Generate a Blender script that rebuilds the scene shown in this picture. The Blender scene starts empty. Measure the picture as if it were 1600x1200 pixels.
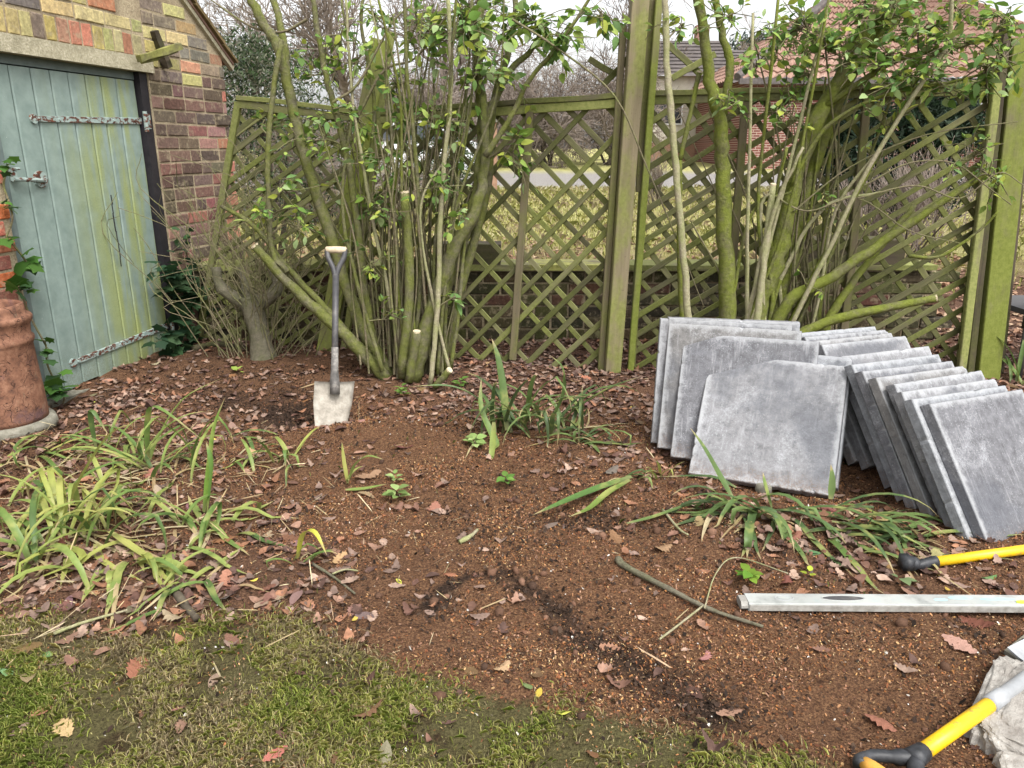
import bpy, math, random
import numpy as np
from mathutils import Vector, Matrix, Euler
random.seed(7); RNG = np.random.default_rng(11)
rad = math.radians
S = bpy.context.scene
COL = S.collection

# ------------------------------------------------------------------ camera
PITCH = rad(17.1); CAMH = 1.25; FPX = 1200.0
cam_d = bpy.data.cameras.new('camera'); cam = bpy.data.objects.new('camera', cam_d); COL.objects.link(cam)
cam_d.sensor_width = 36; cam_d.lens = 36 * FPX / 1600; cam_d.clip_start = 0.05; cam_d.clip_end = 2000
cam.location = (0, 0, CAMH); cam.rotation_euler = (rad(90) - PITCH, 0, 0)
S.camera = cam
# ------------------------------------------------------------------ sky, sun, exposure
SUN_EL, SUN_AZ = 56, 150          # azimuth clockwise from +Y: the soft sun stands behind and to the right
w = bpy.data.worlds.new('World'); S.world = w; w.use_nodes = True
nt = w.node_tree; bg = nt.nodes['Background']
sky = nt.nodes.new('ShaderNodeTexSky'); sky.sky_type = 'NISHITA'; sky.sun_disc = False
sky.sun_elevation = rad(SUN_EL); sky.sun_rotation = rad(SUN_AZ); sky.dust_density = 4.0; sky.air_density = 1.0
hs = nt.nodes.new('ShaderNodeHueSaturation'); hs.inputs['Saturation'].default_value = 0.12; hs.inputs['Value'].default_value = 1.0
nt.links.new(sky.outputs[0], hs.inputs['Color']); nt.links.new(hs.outputs[0], bg.inputs['Color'])
bg.inputs['Strength'].default_value = 0.15
sl = bpy.data.lights.new('sun', 'SUN'); sl.energy = 1.2; sl.angle = rad(25); sl.color = (1, .96, .9)
so = bpy.data.objects.new('sun', sl); COL.objects.link(so)
az, el = rad(SUN_AZ), rad(SUN_EL)
so.rotation_euler = Vector((-math.sin(az)*math.cos(el), -math.cos(az)*math.cos(el), -math.sin(el))).to_track_quat('-Z', 'Y').to_euler()
S.view_settings.view_transform = 'Standard'; S.view_settings.look = 'None'; S.view_settings.gamma = 1
S.view_settings.exposure = 1.2
S.render.engine = 'CYCLES'
S.cycles.max_bounces = 6; S.cycles.diffuse_bounces = 3; S.cycles.glossy_bounces = 2; S.cycles.transmission_bounces = 4
S.cycles.use_denoising = True

# ------------------------------------------------------------------ maths helpers
CF = Vector((0, math.cos(PITCH), -math.sin(PITCH))); CU = Vector((0, math.sin(PITCH), math.cos(PITCH))); CR = Vector((1, 0, 0))
CC = Vector((0, 0, CAMH))
def ray(x, y): return CF + CR*((x-800)/FPX) - CU*((y-600)/FPX)
def at(x, y, Y):
    d = ray(x, y); return CC + d*(Y/d.y)
def onz(x, y, z):
    d = ray(x, y); return CC + d*((z-CAMH)/d.z)
def mpp(P): return (P-CC).dot(CF)/FPX                      # metres per photo pixel at a point

TAB = RNG.random((64, 256, 256)).astype(np.float32)
def vn(x, y, k=0):
    x = np.asarray(x, float); y = np.asarray(y, float); t = TAB[k % 64]
    xi = np.floor(x).astype(int); yi = np.floor(y).astype(int); fx = x-xi; fy = y-yi
    fx = fx*fx*(3-2*fx); fy = fy*fy*(3-2*fy)
    a = t[xi & 255, yi & 255]; b = t[(xi+1) & 255, yi & 255]; c = t[xi & 255, (yi+1) & 255]; d = t[(xi+1) & 255, (yi+1) & 255]
    return (a*(1-fx)+b*fx)*(1-fy)+(c*(1-fx)+d*fx)*fy
def fbm(x, y, k=0, o=4):
    r = 0; a = .5
    for i in range(o): r = r+a*vn(x*2**i, y*2**i, k+i); a *= .5
    return r/(1-.5**o)
def gauss(x, y, cx, cy, sx, sy): return np.exp(-((x-cx)/sx)**2-((y-cy)/sy)**2)
def gh(x, y):
    x = np.asarray(x, float); y = np.asarray(y, float)
    far = np.clip((y-6.2)/24, 0, 1)*.72
    near = np.clip((7-y)/1.5, 0, 1)
    z = .055*gauss(x, y, -1.45, 2.55, .55, .45)+.045*gauss(x, y, -2.1, 3.1, .4, .35)-.05*gauss(x, y, -1.0, 3.55, .2, .18)
    z = z+.035*gauss(x, y, -.6, 3.3, .25, .18)-.03*gauss(x, y, .3, 2.45, .3, .14)+.03*gauss(x, y, .95, 2.45, .35, .2)-.025*gauss(x, y, 1.25, 2.85, .3, .3)
    z = z+.075*(fbm(x*2.2, y*2.2, 3)-.5)+.034*(fbm(x*9, y*9, 8)-.5)
    return far+z*near+(1-near)*.1*(fbm(x*.4, y*.4, 20)-.5)
def ghf(x, y): return float(gh(x, y))
def gp(px, py, dz=0.0):
    z = 0.0
    for i in range(6):
        P = onz(px, py, z); z = ghf(P.x, P.y)
    P.z = z+dz; return P

# ------------------------------------------------------------------ object helpers
W = {}
def tag(o, label=None, cat=None, group=None, kind=None):
    if label: o['label'] = label
    if cat: o['category'] = cat
    if group: o['group'] = group
    if kind: o['kind'] = kind
    return o
def add(name, mesh, parent=None, M=None, color=None):
    o = bpy.data.objects.new(name, mesh); COL.objects.link(o)
    M = M or Matrix.Identity(4); o.matrix_basis = M; W[o] = M
    if parent is not None:
        o.parent = parent; o.matrix_parent_inverse = W[parent].inverted()
    if color: o.color = (*color, 1)
    return o
def empty(name, loc, label, cat, group=None):
    o = add(name, None, None, Matrix.Translation(Vector(loc))); o.empty_display_size = .1
    return tag(o, label, cat, group)
class MB:
    def __init__(s): s.v = []; s.f = []; s.c = []
    def poly(s, pts, faces, col=None):
        b = len(s.v); s.v += [tuple(p) for p in pts]; s.f += [tuple(i+b for i in f) for f in faces]
        if col is not None: s.c += [col]*len(pts)
    def box(s, c, size, M=None, col=None, jit=0):
        x, y, z = [h/2 for h in size]
        P = [Vector((sx*x, sy*y, sz*z)) for sx in (-1, 1) for sy in (-1, 1) for sz in (-1, 1)]
        if jit: P = [p+Vector((random.uniform(-jit, jit) for _ in range(3))) for p in P]
        if M is not None: P = [M @ p for p in P]
        P = [p+Vector(c) for p in P]
        s.poly(P, [(0, 1, 3, 2), (4, 6, 7, 5), (0, 4, 5, 1), (2, 3, 7, 6), (0, 2, 6, 4), (1, 5, 7, 3)], col)
    def tube(s, pts, rr, n=8, cap=True, col=None, rough=0):
        pts = [Vector(p) for p in pts]; N = len(pts)
        t0 = (pts[1]-pts[0]).normalized(); ref = Vector((1, 0, 0)) if abs(t0.x) < .8 else Vector((0, 1, 0))
        u = t0.cross(ref).normalized(); out = []; faces = []
        for i in range(N):
            t = (pts[min(i+1, N-1)]-pts[max(i-1, 0)]).normalized()
            u = (u-t*u.dot(t)).normalized(); v = t.cross(u)
            for k in range(n):
                a = 2*math.pi*k/n; r = rr[i]*(1+(random.uniform(-rough, rough) if rough else 0))
                out.append(pts[i]+(u*math.cos(a)+v*math.sin(a))*r)
        for i in range(N-1):
            for k in range(n):
                k2 = (k+1) % n; faces.append((i*n+k, i*n+k2, (i+1)*n+k2, (i+1)*n+k))
        if cap: faces += [tuple(range(n))[::-1], tuple(range((N-1)*n, N*n))]
        s.poly(out, faces, col)
    def lathe(s, prof, n=40, c=(0, 0, 0), arc=1.0, wob=None):
        out = []; f = []; m = len(prof)
        for k in range(n):
            a = 2*math.pi*k/n*arc
            for (r, z) in prof:
                q = r*(1+(wob(a, z) if wob else 0)); out.append((c[0]+q*math.cos(a), c[1]+q*math.sin(a), c[2]+z))
        for k in range(n):
            k2 = (k+1) % n
            for i in range(m-1): f.append((k*m+i, k2*m+i, k2*m+i+1, k*m+i+1))
        s.poly(out, f)
    def mesh(s, name, mat, smooth=False):
        me = bpy.data.meshes.new(name); me.from_pydata([tuple(v) for v in s.v], [], s.f)
        if s.c:
            a = me.color_attributes.new('col', 'FLOAT_COLOR', 'POINT')
            a.data.foreach_set('color', np.array([(*c, 1) for c in s.c], dtype=np.float32).ravel())
        if getattr(s, 'along', None): a = me.attributes.new('along', 'FLOAT', 'POINT'); a.data.foreach_set('value', s.along)
        if mat: me.materials.append(mat)
        if smooth: me.polygons.foreach_set('use_smooth', [True]*len(me.polygons))
        me.update(); return me
    def build(s, name, mat, parent=None, smooth=False, M=None, color=None):
        return add(name, s.mesh(name, mat, smooth), parent, M, color)
def np_mesh(name, V, faces_n, idx, mat, colors=None, smooth=False):
    """V (n,3); idx flat loop indices; faces_n loop counts"""
    me = bpy.data.meshes.new(name); me.vertices.add(len(V)); me.vertices.foreach_set('co', np.asarray(V, np.float32).ravel())
    me.loops.add(len(idx)); me.loops.foreach_set('vertex_index', np.asarray(idx, np.int32).ravel())
    starts = np.concatenate([[0], np.cumsum(faces_n)[:-1]]).astype(np.int32)
    me.polygons.add(len(faces_n)); me.polygons.foreach_set('loop_start', starts); me.polygons.foreach_set('loop_total', np.asarray(faces_n, np.int32))
    if smooth: me.polygons.foreach_set('use_smooth', np.ones(len(faces_n), bool))
    if colors is not None:
        a = me.color_attributes.new('col', 'FLOAT_COLOR', 'POINT')
        a.data.foreach_set('color', np.hstack([colors, np.ones((len(V), 1))]).astype(np.float32).ravel())
    me.materials.append(mat); me.update(calc_edges=True); me.validate(); return me
def smoothpath(P, n=5):
    """Catmull-Rom through 3-D points"""
    P = [Vector(p) for p in P]
    if len(P) < 3: return [P[0].lerp(P[-1], i/n) for i in range(n+1)]
    Q = [P[0]*2-P[1]]+P+[P[-1]*2-P[-2]]; out = []
    for i in range(1, len(Q)-2):
        for k in range(n):
            t = k/n; a, b, c, d = Q[i-1], Q[i], Q[i+1], Q[i+2]
            out.append(.5*((2*b)+(c-a)*t+(2*a-5*b+4*c-d)*t*t+(3*b-a-3*c+d)*t**3))
    out.append(P[-1]); return out

# ------------------------------------------------------------------ materials
class NM:
    def __init__(s, name, rough=.85, spec=.25):
        s.m = bpy.data.materials.new(name); s.m.use_nodes = True; s.t = s.m.node_tree; s.n = s.t.nodes; s.b = s.n['Principled BSDF']
        s.b.inputs['Roughness'].default_value = rough; s.b.inputs['Specular IOR Level'].default_value = spec
        s.tc = s.n.new('ShaderNodeTexCoord'); s.vec = s.tc.outputs['Object']
    def link(s, a, b): s.t.links.new(a, b)
    def shift(s):
        oi = s.n.new('ShaderNodeObjectInfo'); m = s.n.new('ShaderNodeVectorMath'); m.operation = 'SCALE'; c = s.n.new('ShaderNodeCombineXYZ')
        for i in range(3): s.link(oi.outputs['Random'], c.inputs[i])
        s.link(c.outputs[0], m.inputs[0]); m.inputs['Scale'].default_value = 37
        a = s.n.new('ShaderNodeVectorMath'); a.operation = 'ADD'; s.link(s.vec, a.inputs[0]); s.link(m.outputs[0], a.inputs[1]); s.vec = a.outputs[0]; return s
    def noise(s, scale, detail=5, rough=.6, stretch=None, dist=0):
        n = s.n.new('ShaderNodeTexNoise'); n.inputs['Scale'].default_value = scale; n.inputs['Detail'].default_value = detail; n.inputs['Roughness'].default_value = rough
        n.inputs['Distortion'].default_value = dist
        v = s.vec
        if stretch:
            mp = s.n.new('ShaderNodeMapping'); mp.inputs['Scale'].default_value = stretch; s.link(v, mp.inputs['Vector']); v = mp.outputs[0]
        s.link(v, n.inputs['Vector']); return n.outputs['Fac']
    def voro(s, scale, feature='F1', out='Distance', stretch=None):
        n = s.n.new('ShaderNodeTexVoronoi'); n.inputs['Scale'].default_value = scale; n.feature = feature; v = s.vec
        if stretch:
            mp = s.n.new('ShaderNodeMapping'); mp.inputs['Scale'].default_value = stretch; s.link(v, mp.inputs['Vector']); v = mp.outputs[0]
        s.link(v, n.inputs['Vector']); return n.outputs[out]
    def ramp(s, fac, stops):
        r = s.n.new('ShaderNodeValToRGB'); e = r.color_ramp.elements
        while len(e) < len(stops): e.new(.5)
        for el_, (p, c) in zip(e, stops):
            el_.position = p; el_.color = (*c, 1) if len(c) == 3 else c
        s.link(fac, r.inputs[0]); return r.outputs[0]
    def step(s, fac, a, b):
        m = s.n.new('ShaderNodeMapRange'); m.inputs['From Min'].default_value = a; m.inputs['From Max'].default_value = b; m.interpolation_type = 'SMOOTHSTEP'
        s.link(fac, m.inputs[0]); return m.outputs[0]
    def mix(s, fac, a, b, mode='MIX'):
        m = s.n.new('ShaderNodeMix'); m.data_type = 'RGBA'; m.blend_type = mode
        for k, v in ((0, fac), (6, a), (7, b)):
            if isinstance(v, (int, float)): m.inputs[k].default_value = v
            elif isinstance(v, tuple): m.inputs[k].default_value = (*v, 1)
            else: s.link(v, m.inputs[k])
        return m.outputs[2]
    def math(s, op, a, b=None):
        m = s.n.new('ShaderNodeMath'); m.operation = op
        for k, v in ((0, a), (1, b)):
            if v is None: continue
            if isinstance(v, (int, float)): m.inputs[k].default_value = v
            else: s.link(v, m.inputs[k])
        return m.outputs[0]
    def attr(s, name, out='Color'):
        a = s.n.new('ShaderNodeAttribute'); a.attribute_name = name; return a.outputs[out]
    def sep(s, c):
        n = s.n.new('ShaderNodeSeparateColor'); s.link(c, n.inputs[0]); return n.outputs
    def info(s, k): return s.n.new('ShaderNodeObjectInfo').outputs[k]
    def color(s, c):
        if isinstance(c, tuple): s.b.inputs['Base Color'].default_value = (*c, 1)
        else: s.link(c, s.b.inputs['Base Color'])
        return s
    def bump(s, h, strength=.5, dist=.01):
        b = s.n.new('ShaderNodeBump'); b.inputs['Strength'].default_value = strength; b.inputs['Distance'].default_value = dist
        s.link(h, b.inputs['Height']); s.link(b.outputs[0], s.b.inputs['Normal']); return s
    def roughness(s, r): s.link(r, s.b.inputs['Roughness']); return s

def m_simple(name, c1, c2, scale=20, rough=.85, spec=.25, bump=.4, dist=.004, shift=True, stretch=None, c3=None):
    k = NM(name, rough, spec)
    if shift: k.shift()
    n = k.noise(scale, 6, .65, stretch); n2 = k.noise(scale*.23, 3, .5)
    st = [(.3, c1), (.7, c2)] if c3 is None else [(.25, c1), (.5, c2), (.75, c3)]
    c = k.ramp(n, st); c = k.mix(k.math('MULTIPLY', k.step(n2, .35, .7), .5), c, c1)
    return k.color(c).bump(n, bump, dist).m
def m_col(name, rough=.8, spec=.2, var=.35, scale=60, trans=0.0):
    """colour comes from the 'col' attribute of the mesh, varied by noise"""
    k = NM(name, rough, spec); c = k.attr('col'); n = k.noise(scale, 3)
    c = k.mix(var, c, k.ramp(n, [(.3, (.25, .25, .25)), (.7, (1.3, 1.3, 1.3))]), 'MULTIPLY'); k.color(c)
    if trans:
        tr = k.n.new('ShaderNodeBsdfTranslucent'); k.link(c, tr.inputs[0]); mx = k.n.new('ShaderNodeMixShader'); mx.inputs[0].default_value = trans
        k.link(k.b.outputs[0], mx.inputs[1]); k.link(tr.outputs[0], mx.inputs[2]); k.link(mx.outputs[0], k.n['Material Output'].inputs[0])
    return k.m
def m_objcol(name, rough=.8, spec=.2, var=.5, scale=40, bump=.3, dist=.002, trans=0.0, tint=.25):
    """colour comes from the object colour, varied per object and by noise"""
    k = NM(name, rough, spec).shift(); c = k.info('Color'); n = k.noise(scale, 5, .65)
    c = k.mix(var, c, k.ramp(n, [(.3, (.35, .35, .35)), (.7, (1.35, 1.35, 1.35))]), 'MULTIPLY')
    r = k.info('Random'); c = k.mix(tint, c, k.ramp(r, [(0, (.5, .5, .5)), (1, (1.5, 1.5, 1.5))]), 'MULTIPLY'); k.color(c).bump(n, bump, dist)
    if trans:
        tr = k.n.new('ShaderNodeBsdfTranslucent'); k.link(c, tr.inputs[0]); mx = k.n.new('ShaderNodeMixShader'); mx.inputs[0].default_value = trans
        k.link(k.b.outputs[0], mx.inputs[1]); k.link(tr.outputs[0], mx.inputs[2]); k.link(mx.outputs[0], k.n['Material Output'].inputs[0])
    return k.m

def m_ground():
    k = NM('ground_soil', .95, .1)
    z = k.sep(k.attr('zone')); z2 = k.sep(k.attr('zone2'))
    f1 = k.noise(150, 6, .75); f2 = k.noise(34, 5, .7); f3 = k.noise(7, 4, .6)
    soil = k.ramp(f1, [(.28, (.034, .019, .013)), (.44, (.12, .063, .038)), (.56, (.25, .132, .07)), (.74, (.44, .27, .135))])
    soil = k.mix(k.math('MULTIPLY', k.step(f2, .5, .75), .7), soil, (.045, .02, .012))
    dark = k.ramp(f1, [(.3, (.022, .015, .011)), (.75, (.085, .055, .04))])
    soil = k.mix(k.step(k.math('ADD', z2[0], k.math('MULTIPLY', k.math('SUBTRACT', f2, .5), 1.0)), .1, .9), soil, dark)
    lawn = k.ramp(f1, [(.3, (.04, .032, .018)), (.5, (.125, .11, .048)), (.75, (.25, .225, .10))])
    lawn = k.mix(k.step(f3, .5, .68), lawn, k.ramp(f1, [(.3, (.02, .012, .008)), (.7, (.09, .055, .03))]))
    c = k.mix(k.step(k.math('ADD', z[0], k.math('MULTIPLY', k.math('SUBTRACT', f2, .5), .7)), .35, .65), soil, lawn)
    lit = k.ramp(f1, [(.3, (.05, .028, .02)), (.55, (.15, .085, .06)), (.75, (.3, .19, .13))])
    c = k.mix(k.math('MULTIPLY', z[1], .85), c, lit)
    fld = k.ramp(k.noise(3, 6, .7), [(.3, (.30, .25, .12)), (.5, (.42, .41, .15)), (.7, (.52, .47, .26))])
    fld = k.mix(.5, fld, k.ramp(k.noise(40, 5, .7), [(.3, (.4, .4, .4)), (.7, (1.4, 1.4, 1.4))]), 'MULTIPLY')
    c = k.mix(z2[1], c, fld)
    rd = k.ramp(k.noise(30, 5, .6), [(.3, (.24, .225, .21)), (.7, (.34, .32, .30))])
    c = k.mix(z[2], c, rd)
    k.color(c).bump(k.math('ADD', f1, k.math('MULTIPLY', f2, 2.0)), 1.0, .018); return k.m
def m_brick():
    k = NM('brick', .9, .15).shift(); c = k.info('Color'); n = k.noise(55, 6, .7); n2 = k.noise(14, 4, .6)
    c = k.mix(.75, c, k.ramp(n, [(.3, (.45, .43, .42)), (.55, (1., 1., 1.)), (.72, (1.5, 1.45, 1.35))]), 'MULTIPLY')
    c = k.mix(k.math('MULTIPLY', k.step(n2, .5, .68), .55), c, k.mix(.5, c, (.10, .075, .06)))
    c = k.mix(k.math('MULTIPLY', k.step(k.noise(23, 5, .7), .52, .68), .55), c, (.38, .32, .21))
    return k.color(c).bump(n, .8, .006).m
def m_mortar():
    k = NM('mortar', .95, .1); n = k.noise(90, 6, .7); n2 = k.noise(5, 3)
    c = k.ramp(n, [(.3, (.24, .19, .12)), (.7, (.50, .42, .29))]); c = k.mix(k.math('MULTIPLY', k.step(n2, .45, .65), .6), c, (.15, .11, .075))
    return k.color(c).bump(n, .8, .008).m
def m_door():
    k = NM('door_paint', .42, .45); n = k.noise(7, 5, .65); f = k.noise(120, 4, .7)
    c = k.ramp(k.noise(16, 4), [(.3, (.175, .235, .212)), (.7, (.25, .32, .29))])
    st = k.noise(9, 5, .6, stretch=(1.0, 1.0, .12)); pos = k.n.new('ShaderNodeSeparateXYZ'); k.link(k.vec, pos.inputs[0])
    side = k.step(pos.outputs[0], -.62, -.12); alg = k.math('MULTIPLY', k.step(st, .36, .58), side)
    alg = k.math('MULTIPLY', alg, k.step(k.noise(3, 3), .2, .42))
    c = k.mix(k.math('MULTIPLY', alg, .85), c, k.ramp(f, [(.3, (.20, .24, .06)), (.7, (.33, .36, .12))]))
    spots = k.step(k.voro(26), .10, .05)
    pn = k.step(k.noise(38, 6, .7, stretch=(1, 1, .5)), .66, .70)
    c = k.mix(k.math('MULTIPLY', pn, .6), c, (.42, .47, .44))
    dirt = k.math('MULTIPLY', k.step(pos.outputs[2], .35, .0), k.step(f, .4, .62)); c = k.mix(k.math('MULTIPLY', dirt, .55), c, (.11, .12, .07))
    h = k.math('ADD', k.math('MULTIPLY', spots, .5), k.math('ADD', k.math('MULTIPLY', k.noise(60, 4, .6), .6), pn))
    return k.color(c).bump(h, .55, .003).m
def m_rustpaint():
    k = NM('flaking_paint', .55, .35); n = k.noise(28, 6, .7, stretch=(1, 1, 1.6)); c = k.ramp(k.noise(30, 3), [(.3, (.22, .29, .27)), (.7, (.33, .40, .37))])
    rust = k.ramp(k.noise(90, 5, .7), [(.3, (.02, .012, .01)), (.55, (.11, .04, .025)), (.75, (.3, .1, .03))])
    return k.color(k.mix(k.step(n, .50, .53), c, rust)).bump(n, .6, .004).m
def m_wood(name, g1, g2, w1, w2, amt=(.35, .6)):
    """weathered timber, algae-stained; local x runs along the piece"""
    k = NM(name, .85, .2).shift()
    gr = k.noise(30, 5, .6, stretch=(.08, 1, 1)); wcol = k.ramp(gr, [(.3, w1), (.7, w2)])
    gcol = k.ramp(k.noise(50, 5, .7), [(.3, g1), (.7, g2)]); m = k.step(k.noise(6, 5, .65, stretch=(.5, 1, 1)), *amt)
    c = k.mix(k.math('MULTIPLY', m, .9), wcol, gcol); c = k.mix(k.math('MULTIPLY', k.step(k.noise(80, 4, .7), .6, .72), .5), c, (.035, .03, .015))
    r = k.info('Random'); c = k.mix(.7, c, k.ramp(r, [(0, (.5, .5, .5)), (1, (1.5, 1.5, 1.5))]), 'MULTIPLY')
    return k.color(c).bump(gr, .6, .004).m
def m_bark(name, g1, g2, b1, b2, amt=(.3, .6)):
    k = NM(name, .85, .2); n = k.noise(45, 6, .8); m = k.step(k.noise(11, 6, .7), *amt)
    c = k.mix(m, k.ramp(n, [(.3, b1), (.7, b2)]), k.ramp(n, [(.3, g1), (.7, g2)]))
    return k.color(c).bump(k.noise(70, 5, .7), 1.0, .008).m
def m_slab():
    k = NM('slab_concrete', .8, .3).shift()
    b = k.info('Color'); n = k.noise(5, 6, .7, dist=.6); f = k.noise(160, 3, .7); g = k.noise(26, 6, .75)
    c = k.mix(.85, b, k.ramp(g, [(.3, (.5, .5, .51)), (.7, (1.5, 1.5, 1.52))]), 'MULTIPLY'); sc_ = k.noise(60, 4, .7, stretch=(1, .12, 1)); c = k.mix(k.math('MULTIPLY', k.step(sc_, .52, .68), .35), c, (.36, .365, .38))
    bloom = k.math('MULTIPLY', k.step(k.math('ADD', n, k.math('MULTIPLY', k.math('SUBTRACT', f, .5), .5)), .50, .82), .6)
    c = k.mix(bloom, c, (.40, .41, .43)); c = k.mix(k.math('MULTIPLY', k.step(f, .60, .68), .3), c, (.42, .43, .44))
    c = k.mix(k.math('MULTIPLY', k.step(k.noise(3.2, 4, .6), .46, .66), .6), c, (.075, .08, .095))
    ps = k.n.new('ShaderNodeSeparateXYZ'); k.link(k.tc.outputs['Object'], ps.inputs[0]); ex_ = k.math('ABSOLUTE', k.math('SUBTRACT', ps.outputs[0], .27)); ey_ = k.math('ABSOLUTE', k.math('SUBTRACT', ps.outputs[1], .27))
    rim = k.step(k.math('ADD', k.math('MAXIMUM', ex_, ey_), k.math('MULTIPLY', k.math('SUBTRACT', g, .5), .05)), .240, .266); rim = k.math('MULTIPLY', rim, k.step(k.math('MAXIMUM', ex_, ey_), .2697, .2665)); c = k.mix(k.math('MULTIPLY', rim, .5), c, (.42, .43, .44))
    mud = k.math('MULTIPLY', k.step(k.math('ADD', ps.outputs[1], k.math('MULTIPLY', k.math('SUBTRACT', g, .5), .2)), .09, .0), k.step(f, .42, .6)); c = k.mix(k.math('MULTIPLY', mud, .6), c, (.16, .10, .065))
    k.roughness(k.ramp(n, [(.3, (.55, .55, .55)), (.7, (.9, .9, .9))])); return k.color(c).bump(k.math('ADD', f, g), .35, .003).m
def m_pantile(name, c1, c2, c3): return m_simple(name, c1, c2, 6, .9, .15, .5, .01, False, None, c3)

M = {}
M['ground'] = m_ground(); M['brick'] = m_brick(); M['mortar'] = m_mortar(); M['door'] = m_door(); M['rust'] = m_rustpaint()
M['slat'] = m_wood('trellis_timber', (.085, .10, .02), (.165, .18, .05), (.075, .07, .038), (.18, .165, .095), (.3, .65))
M['rail'] = m_wood('rail_timber', (.12, .14, .034), (.23, .24, .08), (.09, .08, .055), (.19, .165, .105), (.3, .55))
M['post'] = m_wood('post_timber', (.11, .125, .03), (.19, .20, .06), (.12, .10, .06), (.20, .165, .105), (.4, .65))
M['lime'] = m_wood('algae_timber', (.135, .165, .022), (.22, .255, .055), (.13, .12, .06), (.20, .18, .10), (.25, .55))
M['darkwood'] = m_wood('dark_timber', (.04, .045, .015), (.09, .09, .03), (.03, .025, .018), (.09, .07, .05), (.4, .7))
M['frame'] = m_simple('frame_paint', (.10, .13, .125), (.17, .21, .20), 18, .6, .3)
M['jamb'] = m_simple('jamb_tar', (.012, .011, .014), (.03, .026, .03), 30, .6, .3)
M['lintel'] = m_simple('lintel_concrete', (.22, .20, .13), (.42, .38, .27), 90, .95, .1, .8, .006, c3=(.62, .57, .45))
M['brokenwood'] = m_wood('broken_timber', (.20, .20, .05), (.36, .36, .11), (.08, .07, .05), (.17, .15, .10), (.3, .55))
M['bark_l'] = m_bark('mossy_bark', (.075, .088, .018), (.17, .18, .05), (.065, .06, .035), (.20, .185, .11), (.35, .6))
M['bark_r'] = m_bark('mossy_bark_bright', (.09, .11, .013), (.19, .215, .04), (.075, .07, .032), (.18, .17, .09), (.3, .6))
M['cane'] = m_bark('pale_cane', (.21, .22, .09), (.34, .34, .17), (.24, .21, .13), (.38, .34, .24), (.35, .65))
M['twig'] = m_bark('twig_bark', (.11, .12, .04), (.21, .21, .09), (.10, .085, .05), (.24, .20, .13), (.4, .65))
M['cut'] = m_simple('cut_wood', (.46, .38, .25), (.64, .56, .40), 60, .8)
M['graybark'] = m_bark('gray_bark', (.08, .08, .04), (.15, .145, .085), (.09, .08, .055), (.20, .18, .13), (.4, .7))
M['leaf'] = m_objcol('shrub_leaf', .62, .22, .3, 30, .2, .001, .35, .6)
M['foliage'] = m_col('foliage', .62, .22, .3, 30, .3)
M['dryleaf'] = m_objcol('dry_leaf', .75, .2, .5, 45, .5, .002, .15, .5)
M['litter'] = m_col('litter', .8, .2, .5, 60, .1)
M['mulch'] = m_col('mulch', .9, .15, .4, 200)
M['grass'] = m_col('grass_blades', .6, .25, .1, 60, .5)
M['iris'] = m_objcol('strap_leaf', .42, .4, .35, 18, .2, .001, .3, .3)
M['terracotta'] = None
def m_strap():
    k = NM('strap_leaf', .45, .35).shift(); c = k.info('Color'); n = k.noise(18, 5, .65); u = k.attr('along', 'Fac')
    c = k.mix(.4, c, k.ramp(n, [(.3, (.5, .5, .5)), (.7, (1.35, 1.35, 1.3))]), 'MULTIPLY'); c = k.mix(k.math('MULTIPLY', k.step(k.noise(9, 3), .5, .66), .55), c, (.38, .37, .12))
    tipb = k.step(k.math('ADD', u, k.math('MULTIPLY', k.math('SUBTRACT', n, .5), .5)), .78, .97); c = k.mix(k.math('MULTIPLY', tipb, .85), c, (.42, .32, .17))
    low = k.step(u, .16, .02); c = k.mix(k.math('MULTIPLY', low, .5), c, (.30, .27, .13)); c = k.mix(k.step(k.noise(120, 2), .70, .74), c, (.16, .10, .05)); k.color(c).bump(k.noise(60, 3, .6, stretch=(1, 1, .3)), .25, .001)
    tr = k.n.new('ShaderNodeBsdfTranslucent'); k.link(c, tr.inputs[0]); mx = k.n.new('ShaderNodeMixShader'); mx.inputs[0].default_value = .3
    k.link(k.b.outputs[0], mx.inputs[1]); k.link(tr.outputs[0], mx.inputs[2]); k.link(mx.outputs[0], k.n['Material Output'].inputs[0]); return k.m
M['iris'] = m_strap()
def m_terracotta():
    k = NM('terracotta', .8, .25); n = k.noise(22, 6, .7); c = k.ramp(n, [(.28, (.065, .034, .026)), (.5, (.19, .09, .055)), (.72, (.31, .165, .105))])
    cr = k.n.new('ShaderNodeTexVoronoi'); cr.feature = 'DISTANCE_TO_EDGE'; cr.inputs['Scale'].default_value = 11; mp = k.noise(6, 3)
    v = k.n.new('ShaderNodeVectorMath'); v.operation = 'ADD'; cb = k.n.new('ShaderNodeCombineXYZ'); k.link(mp, cb.inputs[0]); k.link(mp, cb.inputs[2]); k.link(k.vec, v.inputs[0]); k.link(cb.outputs[0], v.inputs[1]); k.link(v.outputs[0], cr.inputs['Vector'])
    crack = k.math('MULTIPLY', k.step(cr.outputs['Distance'], .022, .0), k.step(k.noise(4, 2), .42, .52)); c = k.mix(crack, c, (.03, .015, .012))
    c = k.mix(k.math('MULTIPLY', k.step(k.noise(9, 5), .55, .7), .6), c, (.10, .06, .07))
    c = k.mix(k.math('MULTIPLY', k.step(k.noise(12, 5), .6, .7), .4), c, (.24, .20, .13)); return k.color(c).bump(k.math('SUBTRACT', n, crack), .6, .005).m
M['terracotta'] = m_terracotta()
M['stone'] = m_simple('pale_stone', (.11, .105, .08), (.20, .19, .15), 24, .9, .2, .9, .008, c3=(.33, .31, .26))
M['rubble'] = m_simple('rubble_concrete', (.20, .18, .16), (.34, .32, .29), 30, .95, .15, 1, .012, c3=(.48, .46, .42))
M['slab'] = m_slab()
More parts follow.
